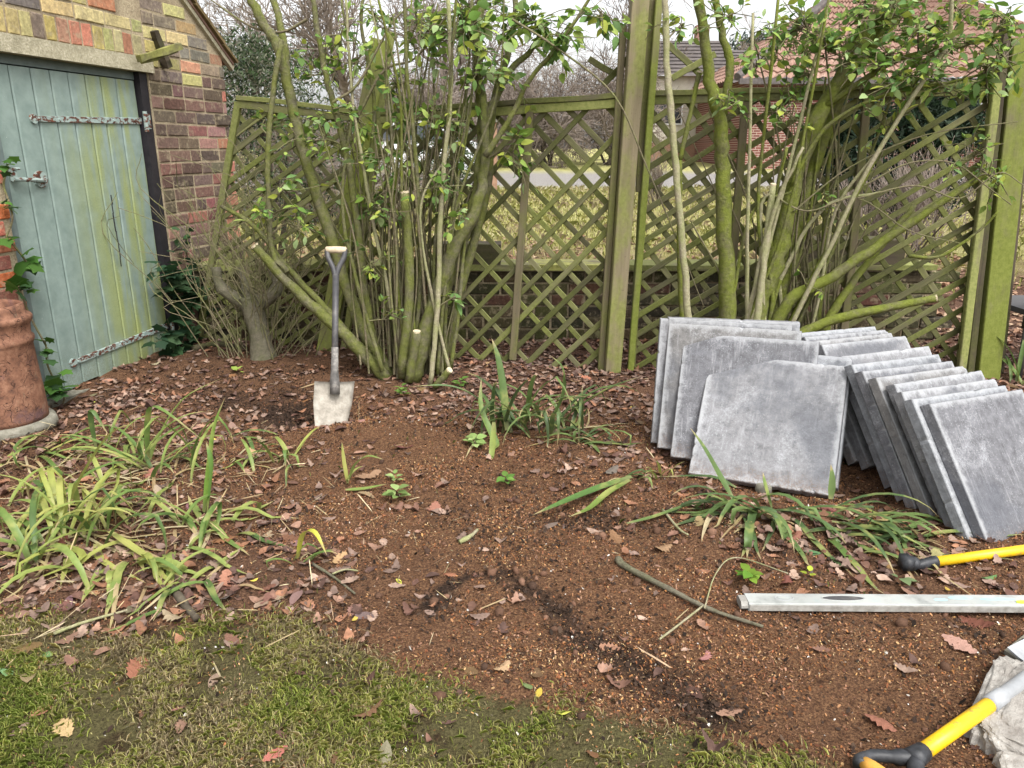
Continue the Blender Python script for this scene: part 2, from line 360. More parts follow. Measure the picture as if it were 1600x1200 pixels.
M['blade'] = m_simple('cement_crusted_steel', (.20, .18, .15), (.36, .33, .28), 22, .9, .2, 1, .008, c3=(.52, .49, .43))
M['shaft'] = m_simple('worn_shaft', (.03, .03, .033), (.085, .083, .085), 16, .5, .4, .3, .002, c3=(.24, .22, .19))
M['grip'] = m_simple('wood_grip', (.42, .33, .22), (.62, .52, .38), 40, .7, .3, .3, .002)
def m_muddy(name, c1, c2, rough):
    k = NM(name, rough, .45); n = k.noise(14, 4); g = k.noise(45, 6, .75); c = k.ramp(n, [(.3, c1), (.7, c2)]); c = k.mix(k.math('MULTIPLY', k.step(g, .54, .68), .55), c, (.20, .12, .06)); c = k.mix(k.step(k.noise(160, 3), .68, .72), c, (.07, .045, .03))
    return k.color(c).bump(g, .25, .001).m
M['yellow'] = m_muddy('yellow_plastic', (.66, .40, .006), (.80, .50, .012), .42)
M['black'] = m_simple('black_plastic', (.008, .009, .011), (.05, .052, .058), 40, .5, .4, .3, .002)
M['steel'] = m_simple('grey_steel', (.25, .26, .27), (.46, .47, .48), 20, .45, .5, .2, .001)
M['alu'] = m_simple('worn_aluminium', (.20, .21, .20), (.38, .39, .37), 17, .55, .4, .3, .001, c3=(.30, .36, .36))
M['grout'] = m_simple('grubby_edge', (.20, .19, .17), (.42, .41, .38), 40, .85, .2, .5, .002)
M['vial'] = m_simple('vial_green', (.45, .55, .03), (.55, .65, .06), 10, .25, .5)
M['bluepaint'] = m_simple('blue_smear', (.25, .50, .55), (.40, .62, .66), 30, .7)
M['plastic'] = m_simple('grey_plastic', (.055, .053, .052), (.085, .08, .08), 10, .5, .4, .05)
M['wbrick'] = None
def m_farbrick():
    k = NM('house_brick', .9, .15); t = k.n.new('ShaderNodeTexBrick'); t.inputs['Scale'].default_value = 1; t.inputs['Brick Width'].default_value = .225; t.inputs['Row Height'].default_value = .075; t.inputs['Mortar Size'].default_value = .008
    t.inputs['Color1'].default_value = (.20, .075, .06, 1); t.inputs['Color2'].default_value = (.14, .055, .046, 1); t.inputs['Mortar'].default_value = (.42, .34, .28, 1)
    mp = k.n.new('ShaderNodeMapping'); mp.inputs['Rotation'].default_value = (rad(90), 0, 0); k.link(k.vec, mp.inputs[0]); k.link(mp.outputs[0], t.inputs['Vector']); return k.color(t.outputs['Color']).m
M['farbrick'] = m_farbrick()
M['render'] = m_simple('beige_render', (.50, .46, .38), (.64, .60, .52), 8, .9, .1)
M['pantile'] = m_pantile('orange_pantile', (.19, .115, .09), (.29, .18, .14), (.40, .29, .23))
M['brownroof'] = m_pantile('brown_roof', (.07, .062, .06), (.12, .105, .10), (.17, .15, .14))
M['whitepaint'] = m_simple('white_paint', (.72, .72, .72), (.8, .8, .8), 5, .4, .4, .05)
M['glass'] = m_simple('dark_glass', (.02, .025, .03), (.04, .045, .05), 3, .08, .6, 0)
M['carpaint'] = m_simple('white_car_paint', (.70, .71, .73), (.76, .77, .79), 3, .2, .6, .0)
M['rubber'] = m_simple('tyre_rubber', (.012, .012, .012), (.03, .03, .03), 20, .8, .2)
M['btwig'] = m_simple('bare_twigs', (.11, .085, .065), (.22, .18, .15), 9, .9, .1, .3, .004, False, None, (.32, .28, .24))
M['ivybark'] = m_simple('dark_bark', (.05, .04, .03), (.13, .11, .08), 20, .9, .1)

# ================================================================== GROUND
LAWN_PX = [(-400, 955), (0, 962), (150, 985), (300, 975), (420, 972), (520, 1005), (640, 1068), (760, 1085), (900, 1108), (1050, 1128), (1130, 1142), (1250, 1180), (1330, 1210), (1500, 1290)]
LE = np.array([tuple(onz(x, y, 0))[:2] for x, y in LAWN_PX]); LE = LE[np.argsort(LE[:, 0])]
def lawn(x, y): return np.clip((np.interp(x, LE[:, 0], LE[:, 1])-y)/.16+.5+1.1*(fbm(x*5, y*5, 30)-.5), 0, 1)
SMEAR = [tuple(onz(px, py, 0))[:2]+(w_,) for px, py, w_ in [(676, 955, .045), (700, 925, .035), (745, 905, .02), (790, 905, .04), (850, 930, .055), (905, 985, .06), (955, 1030, .06), (1015, 1055, .075), (1085, 1095, .085), (1130, 1120, .05)]]
def darkpatch(x, y):
    x = np.asarray(x, float); y = np.asarray(y, float)
    xw = x+.10*(fbm(x*7, y*7, 12)-.5); yw = y+.10*(fbm(x*7+9, y*7, 14)-.5); d = np.zeros_like(x)
    for (a, b) in zip(SMEAR[:-1], SMEAR[1:]):
        dx, dy = b[0]-a[0], b[1]-a[1]; t = np.clip(((xw-a[0])*dx+(yw-a[1])*dy)/(dx*dx+dy*dy), 0, 1); r = np.hypot(xw-a[0]-t*dx, yw-a[1]-t*dy)
        d = np.maximum(d, .78*np.exp(-(r/((a[2]+(b[2]-a[2])*t)*1.25))**2))
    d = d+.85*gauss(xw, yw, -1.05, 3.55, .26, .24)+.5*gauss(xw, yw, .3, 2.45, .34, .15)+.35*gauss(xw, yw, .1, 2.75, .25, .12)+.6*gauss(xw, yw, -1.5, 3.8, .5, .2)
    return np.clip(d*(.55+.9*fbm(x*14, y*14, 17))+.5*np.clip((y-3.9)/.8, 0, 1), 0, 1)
def litterzone(x, y):
    l = .95*np.clip((y-3.25)/.6, 0, 1)*np.clip((x+1.0)/.8, 0.25, 1)+.8*gauss(x, y, -1.35, 2.0, .8, .28)+.6*gauss(x, y, -1.6, 2.8, .7, .6)+.75*gauss(x, y, 1.15, 2.25, .45, .28)
    l = l+.5*gauss(x, y, -.75, 2.15, .25, .25)+.45*gauss(x, y, .55, 3.0, .35, .35)+.5*gauss(x, y, -2.0, 3.6, .4, .5)
    return np.clip(l, 0, 1)
def grow(a, s, lim):
    o = []; v = a
    while abs(v) < lim:
        s *= 1.16; v += s if a > 0 else -s; o.append(v)
    return o
xs = np.arange(-3.2, 3.2001, .02); gx = np.array(sorted(grow(-3.2, .02, 250)+list(xs)+grow(3.2, .02, 250)))
ysn = np.arange(.7, 5.2, .02); up = []; v_, s_ = 5.18, .02
while v_ < 500: s_ *= 1.13; v_ += s_; up.append(v_)
dn = []; v_, s_ = .7, .02
while v_ > -60: s_ *= 1.3; v_ -= s_; dn.append(v_)
gy = np.array(sorted(dn)+list(ysn)+up)
XX, YY = np.meshgrid(gx, gy); xf, yf = XX.ravel(), YY.ravel(); zf = gh(xf, yf)
nx, ny = len(gx), len(gy); ii = (np.arange(ny-1)[:, None]*nx+np.arange(nx-1)[None, :]).ravel()
idx = np.stack([ii, ii+1, ii+1+nx, ii+nx], 1)
gm = np_mesh('ground', np.stack([xf, yf, zf], 1), np.full(len(ii), 4), idx.ravel(), M['ground'], smooth=True)
def setattr_col(me, name, r, g, b):
    a = me.color_attributes.new(name, 'FLOAT_COLOR', 'POINT'); a.data.foreach_set('color', np.stack([r, g, b, np.ones_like(r)], 1).astype(np.float32).ravel())
road = np.clip((yf-17.5)/.4, 0, 1)*np.clip((24.5-yf)/.4, 0, 1)
litter2 = np.clip((yf-4.9)/.5, 0, 1)*np.clip((9.5+2*fbm(xf*.6, yf*.6, 40)-yf)/1.5, 0, 1)
setattr_col(gm, 'zone', lawn(xf, yf)*(yf < 3), np.clip(litterzone(xf, yf)*.75*(yf < 5.2)+litter2, 0, 1), road)
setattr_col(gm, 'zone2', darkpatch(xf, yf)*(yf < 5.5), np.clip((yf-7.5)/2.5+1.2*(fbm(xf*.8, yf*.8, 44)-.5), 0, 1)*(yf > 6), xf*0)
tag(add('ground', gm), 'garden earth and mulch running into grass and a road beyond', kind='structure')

# ================================================================== BRICK SHED (left)
W0 = Vector((-2.19, 4.6, 0)); TH = rad(79.4)
SM = Matrix.Translation(W0) @ Matrix.Rotation(TH, 4, 'Z')          # local x along the wall, local y into the shed, z up
SN = Vector((math.sin(TH), -math.cos(TH), 0)); SD = Vector((math.cos(TH), math.sin(TH), 0))
def wallpt(x, y, off=0.0):
    d = ray(x, y); t = ((W0+SN*off-CC).dot(SN))/d.dot(SN); P = CC+d*t; return (P-W0).dot(SD), P.z
shed = add('brick_shed', None, None, SM); tag(shed, 'old brick shed with a green plank door and lichen-stained gable', 'shed')
def sbox(mb, s0, s1, y0, y1, z0, z1, jit=0): mb.box(((s0+s1)/2, (y0+y1)/2, (z0+z1)/2), (s1-s0, y1-y0, z1-z0), jit=jit)
CORN = 1.10; D0, D1, DT = -.865, .185, 1.625
vz = lambda s: 2.14-(s-.741)*.70                                     # roof verge line on the gable
mb = MB()                                                           # mortar body: gable outline with the door opening
def slabwall(poly, y0, y1):
    n = len(poly); P = [(s, y0, z) for s, z in poly]+[(s, y1, z) for s, z in poly]
    mb.poly(P, [tuple(range(n))[::-1], tuple(range(n, 2*n))]+[(i, (i+1) % n, (i+1) % n+n, i+n) for i in range(n)])
slabwall([(.262, -.15), (CORN-.006, -.15), (CORN-.006, vz(CORN)-.02), (.262, vz(.262)-.02)], .0015, .22)
slabwall([(-2.2, 1.755), (.262, 1.755), (.262, vz(.262)-.02), (-.5, 3.0), (-2.2, 1.82)], .0015, .22)
slabwall([(-2.2, -.15), (-.935, -.15), (-.935, 1.755), (-2.2, 1.755)], .0015, .22)
wall = mb.build('wall', M['mortar'], shed, M=SM)
mb = MB(); sbox(mb, CORN-.22, CORN-.007, .221, 2.4, -.15, 1.80); mb.build('side_wall', M['mortar'], shed, M=SM)
def brickmesh(L, H, D=.06):
    m = MB(); n = 6
    # slightly pillowed block: 8 corners pulled in on the face with random chips
    x, z = L/2, H/2; e = .004; j = lambda q: random.uniform(-q, q)
    P = []
    for (d, ee) in ((0.0, e), (e, 0.0), (D, 0.0)):
        P += [(-x+ee+j(.0022), d+j(.0012), -z+ee+j(.0022)), (x-ee+j(.0022), d+j(.0012), -z+ee+j(.0022)), (x-ee+j(.0022), d+j(.0012), z-ee+j(.0022)), (-x+ee+j(.0022), d+j(.0012), z-ee+j(.0022))]
    F = [(0, 1, 2, 3)]
    for r in (0, 4): F += [(r+i, r+4+i, r+4+(i+1) % 4, r+(i+1) % 4) for i in range(4)]
    m.poly(P, F); return m.mesh('brick', M['brick'])
BM = {}
def brick(parent, s, z, L, H, col, y=-.004, base=SM, var=None):
    key = (round(L*50), round(H*50), random.randrange(4))
    if key not in BM: BM[key] = brickmesh(key[0]/50 if False else L, H)
    t = Matrix.Translation((s+L/2, y+random.uniform(-.004, .004), z+H/2)) @ Matrix.Rotation(random.uniform(-.012, .012), 4, 'Y')
    if random.random() < .5: t = t @ Matrix.Rotation(math.pi, 4, 'Y')
    q_ = random.uniform(.72, 1.25); add('brick', BM[key], parent, base @ t, color=tuple(min(.9, v*q_*random.uniform(.92, 1.08)) for v in col))
def pick(cols): return random.choice(cols)
REDS = [(.24, .11, .085), (.17, .10, .08), (.13, .09, .07), (.115, .085, .068), (.12, .09, .075), (.16, .095, .08), (.30, .18, .145), (.30, .14, .085), (.15, .11, .09), (.21, .095, .085), (.14, .10, .075), (.12, .095, .07)]
LICH = [(.40, .33, .13), (.46, .40, .18), (.38, .28, .14), (.30, .27, .12), (.24, .20, .15), (.42, .24, .15), (.48, .37, .18), (.20, .17, .14), (.44, .39, .20), (.40, .18, .11)]
random.seed(21)
course = .0775; BH = .066
for r in range(-1, 34):                                              # pier between door and corner
    z = r*course+.004
    s = .266; row = []
    while s < CORN-.03:
        L = .212 if (r % 2 == 0) else random.choice([.212, .102, .212])
        if not row and r % 2: L = .102
        if random.random() < .12: L = .102
        L = min(L, CORN-.0-s)
        row.append((s, L)); s += L+.0135
    for s, L in row:
        if L < .04: continue
        if z+BH > vz(s+L)-.035:
            continue
        edge = s+L > CORN-.02
        col = pick(LICH) if z > 1.66+random.uniform(-.08, .1) else ((.45, .20, .14) if (edge and random.random() < .7) else pick(REDS))
        brick(wall, s, z, L, BH, col, y=-.004-(.012 if edge and random.random() < .35 else 0))
s = -2.2                                                             # brick-on-edge course over the lintel
while s < .255:
    L = random.choice([.066, .072, .078]); L = min(L, .262-s)
    if L > .03: brick(wall, s, 1.758+random.uniform(-.004, .004), L, .112, pick(LICH+[(.48, .22, .14)]))
    s += L+.011
for r in range(0, 14):                                               # gable above
    z = 1.884+r*course; s = -2.2+(r % 2)*.11
    while s < CORN:
        L = random.choice([.212, .212, .212, .102])
        if s+L > .262 and z < 1.90 and s < .262: L = max(.03, .258-s)
        if z+BH < vz(s+L)-.04 and (s+L <= .262) and (s > -.5 or z+BH < 1.82+(s+2.2)*.694-.02):
            brick(wall, s, z, L, BH, pick(LICH))
        s += L+.0135
for r in range(-1, 23):                                              # pier on the near side of the door
    z = r*course+.004; s = -2.2+(r % 2)*.11
    while s < -.95:
        L = min(.212, -.938-s)
        if L > .04: brick(wall, s, z, L, BH, pick([(.36, .13, .08), (.42, .16, .09), (.28, .11, .08), (.46, .14, .05)]))
        s += L+.0135
for r in range(-1, 23):                                              # toothed quoin returning along the far side
    z = r*course+.004
    if r % 2 == 0:
        m = MB(); m.box((CORN-.004+.006, .12, z+BH/2), (.022, .2, BH), jit=.003); m.build('brick', M['brick'], wall, M=SM, color=pick([(.42, .18, .12), (.46, .20, .14), (.3, .11, .08)]))
mb = MB(); sbox(mb, -1.7, .292, -.022, .19, 1.672, 1.752, .002); mb.build('lintel', M['lintel'], shed, M=SM)
fr = MB(); sbox(fr, -.93, .19, .045, .12, 1.628, 1.671); fr.build('frame_head', M['frame'], shed, M=SM)
fr = MB(); sbox(fr, -.932, -.868, .03, .12, -.1, 1.627); fr.build('frame_jamb', M['frame'], shed, M=SM)
fr = MB(); sbox(fr, .190, .261, .01, .12, -.12, 1.671, .002); fr.build('frame_jamb', M['jamb'], shed, M=SM)
mb = MB(); sbox(mb, -.93, .2, .122, .16, -.1, 1.67); mb.build('door_backing', M['jamb'], shed, M=SM)
sill = MB(); sbox(sill, -.93, .26, -.03, .16, -.14, .012, .006); sill.build('sill', M['stone'], shed, M=SM)
# door
mb = MB(); sbox(mb, D0+.005, D1-.003, .072, .095, .03, DT-.005); door = mb.build('door', M['door'], shed, M=SM)
edges = [-.865, -.735, -.60, -.475, -.35, -.225, -.105, .02, .185]
for i in range(len(edges)-1):
    a, b = edges[i]+.0035, edges[i+1]-.0035; m = MB(); z0 = .02+random.uniform(-.008, .012)
    n = 9; P = []; F = []
    for q in range(n+1):
        z = z0+(DT-.004-z0)*q/n; wv = random.uniform(-.0012, .0012)
        P += [(a+wv, .072, z), (a+wv, .046+random.uniform(0, .0015), z), (a+.006+wv, .041, z), (b-.006+wv, .041, z), (b+wv, .046, z), (b+wv, .072, z)]
    for q in range(n):
        F += [(q*6+k, q*6+k+1, q*6+7+k, q*6+6+k) for k in range(5)]
    F += [(0, 1, 2, 3, 4, 5), tuple(n*6+k for k in (5, 4, 3, 2, 1, 0))]
    m.poly(P, F); m.build('plank', M['door'], door, M=SM)
cr = MB()                                                            # long split in one plank
for k in range(8): cr.box((-.165+.004*math.sin(k), .0395, .62+k*.05), (.004+.004*random.random(), .002, .052), Matrix.Rotation(random.uniform(-.05, .05), 3, 'Y'))
cr.build('split', M['jamb'], door, M=SM)
def strap(s0, z0, s1, z1, wd, name='hinge'):
    m = MB(); n = 14; P = []; F = []
    for q in range(n+1):
        t = q/n; s = s0+(s1-s0)*t; z = z0+(z1-z0)*t; h = wd*(.42+.14*t)
        if q == 0: h *= .7
        for (yy, hh) in ((.041, h), (.032, h*.86), (.032, -h*.86), (.041, -h)): P.append((s, yy-random.uniform(0, .0015), z+hh))
    for q in range(n): F += [(q*4+k, q*4+k+1, q*4+5+k, q*4+4+k) for k in range(3)]
    F += [(0, 1, 2, 3), (n*4+3, n*4+2, n*4+1, n*4)]
    m.poly(P, F); m.tube([(s0, .041, z0), (s0, .030, z0)], [wd*.72, wd*.66], 12)
    for t in (.04, .2, .45, .7, .92):
        c = (s0+(s1-s0)*t, .033, z0+(z1-z0)*t); m.tube([c, (c[0], .026, c[2])], [.008, .006], 8)
    return m
m = strap(-.64, 1.385, .19, 1.400, .034)
m.tube([(.198, .012, 1.34), (.198, .012, 1.455)], [.013, .013], 10); m.box((.212, .008, 1.40), (.045, .008, .085)); m.build('hinge', M['rust'], door, M=SM)
m = strap(-.66, .150, .175, .168, .034); m.tube([(.192, .012, .12), (.192, .012, .21)], [.012, .012], 10); m.build('hinge', M['rust'], door, M=SM)
m = MB(); m.box((-.665, .036, 1.10), (.075, .008, .045)); m.tube([(-.665, .04, 1.10), (-.665, .028, 1.10)], [.042, .04], 14)
m.tube([(-.66, .018, 1.095), (-.74, .014, 1.10), (-.83, .012, 1.105), (-.86, .012, 1.108)], [.011, .010, .010, .012], 8); m.tube([(-.66, .035, 1.095), (-.66, .012, 1.095)], [.013, .011], 10)
m.box((-.845, .02, 1.13), (.014, .03, .06)); m.tube([(-.858, .004, 1.155), (-.82, .004, 1.155)], [.006, .006], 8); m.build('latch', M['steel' if False else 'rust'], door, M=SM)
# roof: tiles along the verge and the slope behind
rf = MB(); a0 = math.atan(.70)
def roofp(s, dy, up): return Vector((s, dy, vz(s)+up))
rf.poly([roofp(1.20, -.03, -.02), roofp(-.5, -.03, -.02), roofp(-.5, 2.4, -.02), roofp(1.20, 2.4, -.02), roofp(1.20, -.03, 0), roofp(-.5, -.03, 0), roofp(-.5, 2.4, 0), roofp(1.20, 2.4, 0)],
        [(0, 1, 2, 3), (4, 7, 6, 5), (0, 4, 5, 1), (2, 6, 7, 3), (0, 3, 7, 4), (1, 5, 6, 2)])
roof = rf.build('roof', M['pantile'], shed, M=SM)
mtile = m_simple('verge_tile', (.10, .075, .035), (.20, .145, .07), 30, .9, .15)
for k in range(11):
    s1 = 1.215-k*.145; m = MB(); R3 = Matrix.Rotation(a0, 3, 'Y')
    m.box((s1-.075, -.012, vz(s1-.075)+.012+.003*(k % 2)), (.185, .085, .022), R3 @ Matrix.Rotation(-.03, 3, 'Y'), jit=.002); m.build('verge_tile', mtile, roof, M=SM)
m = MB(); R3 = Matrix.Rotation(a0, 3, 'Y'); m.box((.35, -.006, vz(.35)-.03), (2.1, .03, .04), R3, jit=.002); m.build('verge_mortar', M['lintel'], shed, M=SM)
# broken timber bracket fixed by the end of the lintel
br = empty('timber_bracket', W0+SD*.30+SN*.05+Vector((0, 0, 1.70)), 'broken mossy timber bracket sticking out beside the lintel end', 'bracket')
def wp(x, y, off): 
    s, z = wallpt(x, y, off); return W0+SD*s+SN*off+Vector((0, 0, z))
def plankbar(mb, A, B, wd, th, jit=.004, n=5):
    A, B = Vector(A), Vector(B); t = (B-A).normalized(); u = t.cross(Vector((0, 0, 1))).normalized(); v = u.cross(t); P = []; F = []
    for i in range(n+1):
        c = A.lerp(B, i/n); 
        for (a, b) in ((-1, -1), (1, -1), (1, 1), (-1, 1)): P.append(c+u*(a*wd/2+random.uniform(-jit, jit))+v*(b*th/2+random.uniform(-jit, jit)))
    for i in range(n): F += [(i*4+k, i*4+(k+1) % 4, i*4+4+(k+1) % 4, i*4+4+k) for k in range(4)]
    F += [(3, 2, 1, 0), tuple(n*4+k for k in range(4))]; mb.poly(P, F)
m = MB(); plankbar(m, wp(217, 92, .10), wp(282, 72, .16), .03, .035); plankbar(m, wp(222, 98, .07), wp(276, 80, .14), .03, .018); m.build('arm', M['brokenwood'], br)
m = MB(); plankbar(m, wp(240, 48, .02), wp(262, 106, .035), .05, .035, .006); m.build('backplate', M['darkwood'], br)

# ================================================================== LOW BRICK WALL BEHIND THE TRELLIS
LY = 5.05
lw = empty('low_wall', (0.3, LY, 0), 'low dark mossy brick wall behind the trellis', 'wall')
m = MB(); m.box((.35, LY+.11, .17), (4.9, .19, .62)); core = m.build('wall_core', M['mortar'], lw)
DK = [(.07, .06, .03), (.09, .065, .04), (.06, .055, .03), (.11, .06, .04), (.08, .08, .03), (.05, .045, .03)]
LM = Matrix.Translation((0, LY, 0))
for r in range(0, 6):
    s = -2.1+(r % 2)*.11
    while s < 2.75:
        L = .212; brick(core, s, r*course+.012, L, BH, pick(DK), y=.004, base=LM); s += L+.0135
for k in range(9):
    m = MB(); a = -2.12+k*.545; m.box((a+.27, LY+.10, .50), (.535, .27, .035), jit=.004); m.build('coping', M['brokenwood' if k % 3 == 1 else 'rail'], lw)
m = MB(); m.box((-.28, LY+.1, .585), (.42, .24, .13), jit=.006); m.build('raised_block', M['darkwood'], lw)
m = MB(); m.box((2.25, LY+.1, .60), (.62, .24, .16), jit=.006); m.build('raised_block', M['darkwood'], lw)

# ================================================================== TRELLIS FENCE
def frame_m(o, ex, ey):
    ex = ex.normalized(); ez = ex.cross(ey).normalized(); ey = ez.cross(ex)
    return Matrix(((ex.x, ey.x, ez.x, o.x), (ex.y, ey.y, ez.y, o.y), (ex.z, ey.z, ez.z, o.z), (0, 0, 0, 1)))
def bar(name, A, B, nrm, wd, th, mat, parent, seg=4, jit=.0012, bev=.0025):
    """a timber from A to B; nrm is the direction its face looks to; local x runs along it"""
    A, B = Vector(A), Vector(B); ex = B-A; L = ex.length; ez = (nrm-ex*(nrm.dot(ex)/L**2)).normalized(); ey = ez.cross(ex.normalized())
    Mx = frame_m((A+B)/2, ex, ey); P = []; F = []; n = 8; w2, t2 = wd/2, th/2
    prof = [(-w2+bev, -t2), (w2-bev, -t2), (w2, -t2+bev), (w2, t2-bev), (w2-bev, t2), (-w2+bev, t2), (-w2, t2-bev), (-w2, -t2+bev)]
    bow = random.uniform(-.003, .003)
    for i in range(seg+1):
        t = i/seg; x = (t-.5)*L; oy = random.uniform(-jit, jit)+bow*(1-(2*t-1)**2); oz = random.uniform(-jit, jit)
        P += [(x, y+oy, z+oz) for y, z in prof]
    for i in range(seg): F += [(i*n+k, i*n+(k+1) % n, (i+1)*n+(k+1) % n, (i+1)*n+k) for k in range(n)]
    F += [tuple(range(n))[::-1], tuple(range(seg*n, seg*n+n))]
    m = MB(); m.poly(P, F); return m.build(name, mat, parent, M=Mx)
def clip(poly, p, d):
    lo, hi = -1e9, 1e9; n = len(poly)
    for i in range(n):
        a, b = poly[i], poly[(i+1) % n]; e = (b[0]-a[0], b[1]-a[1]); nn = (-e[1], e[0])   # inside is left of edges (ccw)
        den = nn[0]*d[0]+nn[1]*d[1]; num = nn[0]*(a[0]-p[0])+nn[1]*(a[1]-p[1])
        if abs(den) < 1e-9:
            if num > 0: return None
            continue
        t = num/den
        if den > 0: lo = max(lo, t)
        else: hi = min(hi, t)
    return (lo, hi) if hi-lo > .04 else None
def trellis(label, TL, TR, BR, BL, Yl, Yr, zs, a1, a2, sp, verts=(), rails=True, tilt=(0, 0), missing=()):
    """corners are photo pixels; the panel stands on the vertical plane between depths Yl and Yr"""
    Pl = at(BL[0], BL[1], Yl); Pr = at(BR[0], BR[1], Yr)
    ex = Vector((Pr.x-Pl.x, Pr.y-Pl.y, 0)).normalized(); nrm = Vector((ex.y, -ex.x, 0)); up = Vector((0, 0, 1))
    def pl(px):
        d = ray(*px); t = (Pl-CC).dot(nrm)/d.dot(nrm); P = CC+d*t; return ((P-Pl).dot(ex), P.z)
    Q = [pl(BL), pl(BR), pl(TR), pl(TL)]; w3 = lambda q, o=0: Pl+ex*q[0]+up*(q[1]-Pl.z)+nrm*o
    root = empty('trellis_panel', w3(((Q[0][0]+Q[1][0])/2, min(Q[0][1], Q[1][1]))), label, 'trellis', 'mossy trellis panels of the fence')
    xs_ = [q[0] for q in Q]; cnt = 0
    for (ang, off, side) in ((a1, .008, 0), (-a2, -.004, 1)):
        d = (math.cos(rad(ang)), math.sin(rad(ang))); step = sp
        k = -40
        while k < 60:
            x0 = min(xs_)+k*step+random.uniform(-.008, .008); da = rad(ang+random.uniform(-1.2, 1.2)); d = (math.cos(da), math.sin(da))
            r = clip(Q, (x0, .0), d); k += 1
            if not r: continue
            cnt += 1
            if cnt in missing: continue
            lo, hi = r; A = w3((x0+d[0]*lo, d[1]*lo), off); B = w3((x0+d[0]*hi, d[1]*hi), off+random.uniform(-.002, .002))
            bar('slat', A, B, nrm, random.uniform(.028, .034), .010, M['slat'], root)
    bar('side_rail', w3(Q[0], .012), w3(Q[3], .012), nrm, .04, .034, M['rail'], root, 6)
    bar('side_rail', w3(Q[1], .012), w3(Q[2], .012), nrm, .04, .034, M['rail'], root, 6)
    if rails:
        o = lambda q, dz: (q[0], q[1]+dz)
        bar('top_rail', w3(o(Q[3], -.01), .014), w3(o(Q[2], -.01), .014), nrm, .045, .036, M['rail'], root, 8, .003)
        bar('capping', w3(o(Q[3], .028), .006), w3(o(Q[2], .028), .006), nrm, .028, .07, M['rail'], root, 8, .004)
    for (t, b) in verts:
        bar('batten', w3(pl(b), .026), w3(pl(t), .026), nrm, .042, .022, M['post'], root, 6, .002)
    return root, w3, pl, nrm
random.seed(5)
trellis('leaning trellis panel sagging against the shed corner, dark behind', (374, 160), (588, 186), (520, 552), (312, 532), 5.06, 4.92, 0, 32, 50, .150, verts=())
random.seed(6)
tB, w3B, plB, nB = trellis('square-set trellis panel between the leaning timber and the central post', (598, 184), (972, 158), (943, 580), (536, 560), 4.86, 4.36, 0, 46, 44, .158, verts=[((830, 175), (803, 560))], missing=(9, 27))
random.seed(7)
tC, w3C, plC, nC = trellis('skewed trellis panel between the central post and the end post', (1012, 155), (1552, 138), (1496, 588), (986, 584), 4.36, 4.28, 0, 33, 50, .160, verts=[((1163, 160), (1132, 560)), ((1352, 150), (1312, 560))])
nf = Vector((0, -1, 0))
def post(label, parts, base):
    root = empty('fence_post', base, label, 'post')
    for (nm, a, b, Y, wd, th, mt) in parts:
        bar(nm, at(*a, Y), at(*b, Y), nf, wd, th, M[mt], root, 8, .0015, .004)
    return root
post('tall central fence post of weathered timber with bright green battens', [
    ('shaft', (956, 592), (1004, -60), 4.26, .088, .085, 'post'), ('batten', (984, 592), (1030, -10), 4.30, .036, .03, 'lime'),
    ('batten', (938, 588), (974, 40), 4.31, .035, .03, 'post'), ('batten', (1000, 300), (1022, -60), 4.34, .05, .03, 'post')], gp(956, 590))
post('broad lime green fence post at the end of the trellis', [
    ('shaft', (1538, 596), (1596, 60), 4.24, .125, .09, 'lime'), ('batten', (1512, 592), (1572, 30), 4.22, .040, .05, 'darkwood'),
    ('batten', (1500, 590), (1558, 130), 4.20, .045, .03, 'rail'), ('back_board', (1556, 596), (1612, 60), 4.33, .06, .04, 'darkwood')], gp(1536, 594))
post('leaning lime green timber propped behind the shrub', [
    ('shaft', (508, 548), (594, 62), 4.80, .105, .05, 'lime'), ('splint', (548, 480), (612, 50), 4.86, .04, .03, 'rail')], at(508, 548, 4.8))
# broken lattice scraps standing above the rail
sc = empty('lattice_scrap', at(960, 140, 4.42), 'broken crossed lattice ends sticking up beside the central post', 'lattice')
bar('slat', at(920, 92, 4.40), at(962, 116, 4.40), nf, .032, .01, M['slat'], sc); bar('slat', at(942, 133, 4.385), at(984, 88, 4.385), nf, .032, .01, M['slat'], sc)
sc = empty('lattice_scrap', at(1060, 120, 4.45), 'snapped brown lattice ends above the skewed panel rail', 'lattice')
bar('slat', at(1044, 70, 4.42), at(1096, 118, 4.42), nf, .034, .01, M['slat'], sc); bar('slat', at(1050, 122, 4.405), at(1118, 84, 4.405), nf, .034, .01, M['slat'], sc)

# ================================================================== BACKGROUND: HOUSES, CAR, TREES
def house_box(root, x0, x1, y0, y1, z0, z1, mat, name='wall'):
    m = MB(); m.box(((x0+x1)/2, (y0+y1)/2, (z0+z1)/2), (x1-x0, y1-y0, z1-z0)); return m.build(name, mat, root)
def tiled_roof(name, root, A, B, C_, D, mat, nw, rows, amp=.035, wave=True):
    """quad A-B eave, D-C ridge; pantile waves across and stepped courses up"""
    A, B, C_, D = map(Vector, (A, B, C_, D)); nrm = (B-A).cross(D-A).normalized()
    if nrm.z < 0: nrm = -nrm
    us = np.linspace(0, 1, nw*4+1); P = []; F = []; n = len(us); rows_z = []
    for r in range(rows):
        rows_z += [(r/rows, .05), ((r+1)/rows-.0005, .0)]
    for (v, lift) in rows_z:
        L, R = A.lerp(D, v), B.lerp(C_, v)
        for i, u in enumerate(us):
            h = lift+(amp*math.sin(i*math.pi/2) if wave else 0); P.append(L.lerp(R, u)+nrm*h)
    for r in range(len(rows_z)-1):
        for i in range(n-1): F.append((r*n+i, r*n+i+1, (r+1)*n+i+1, (r+1)*n+i))
    m = MB(); m.poly(P, F); return m.build(name, mat, root)
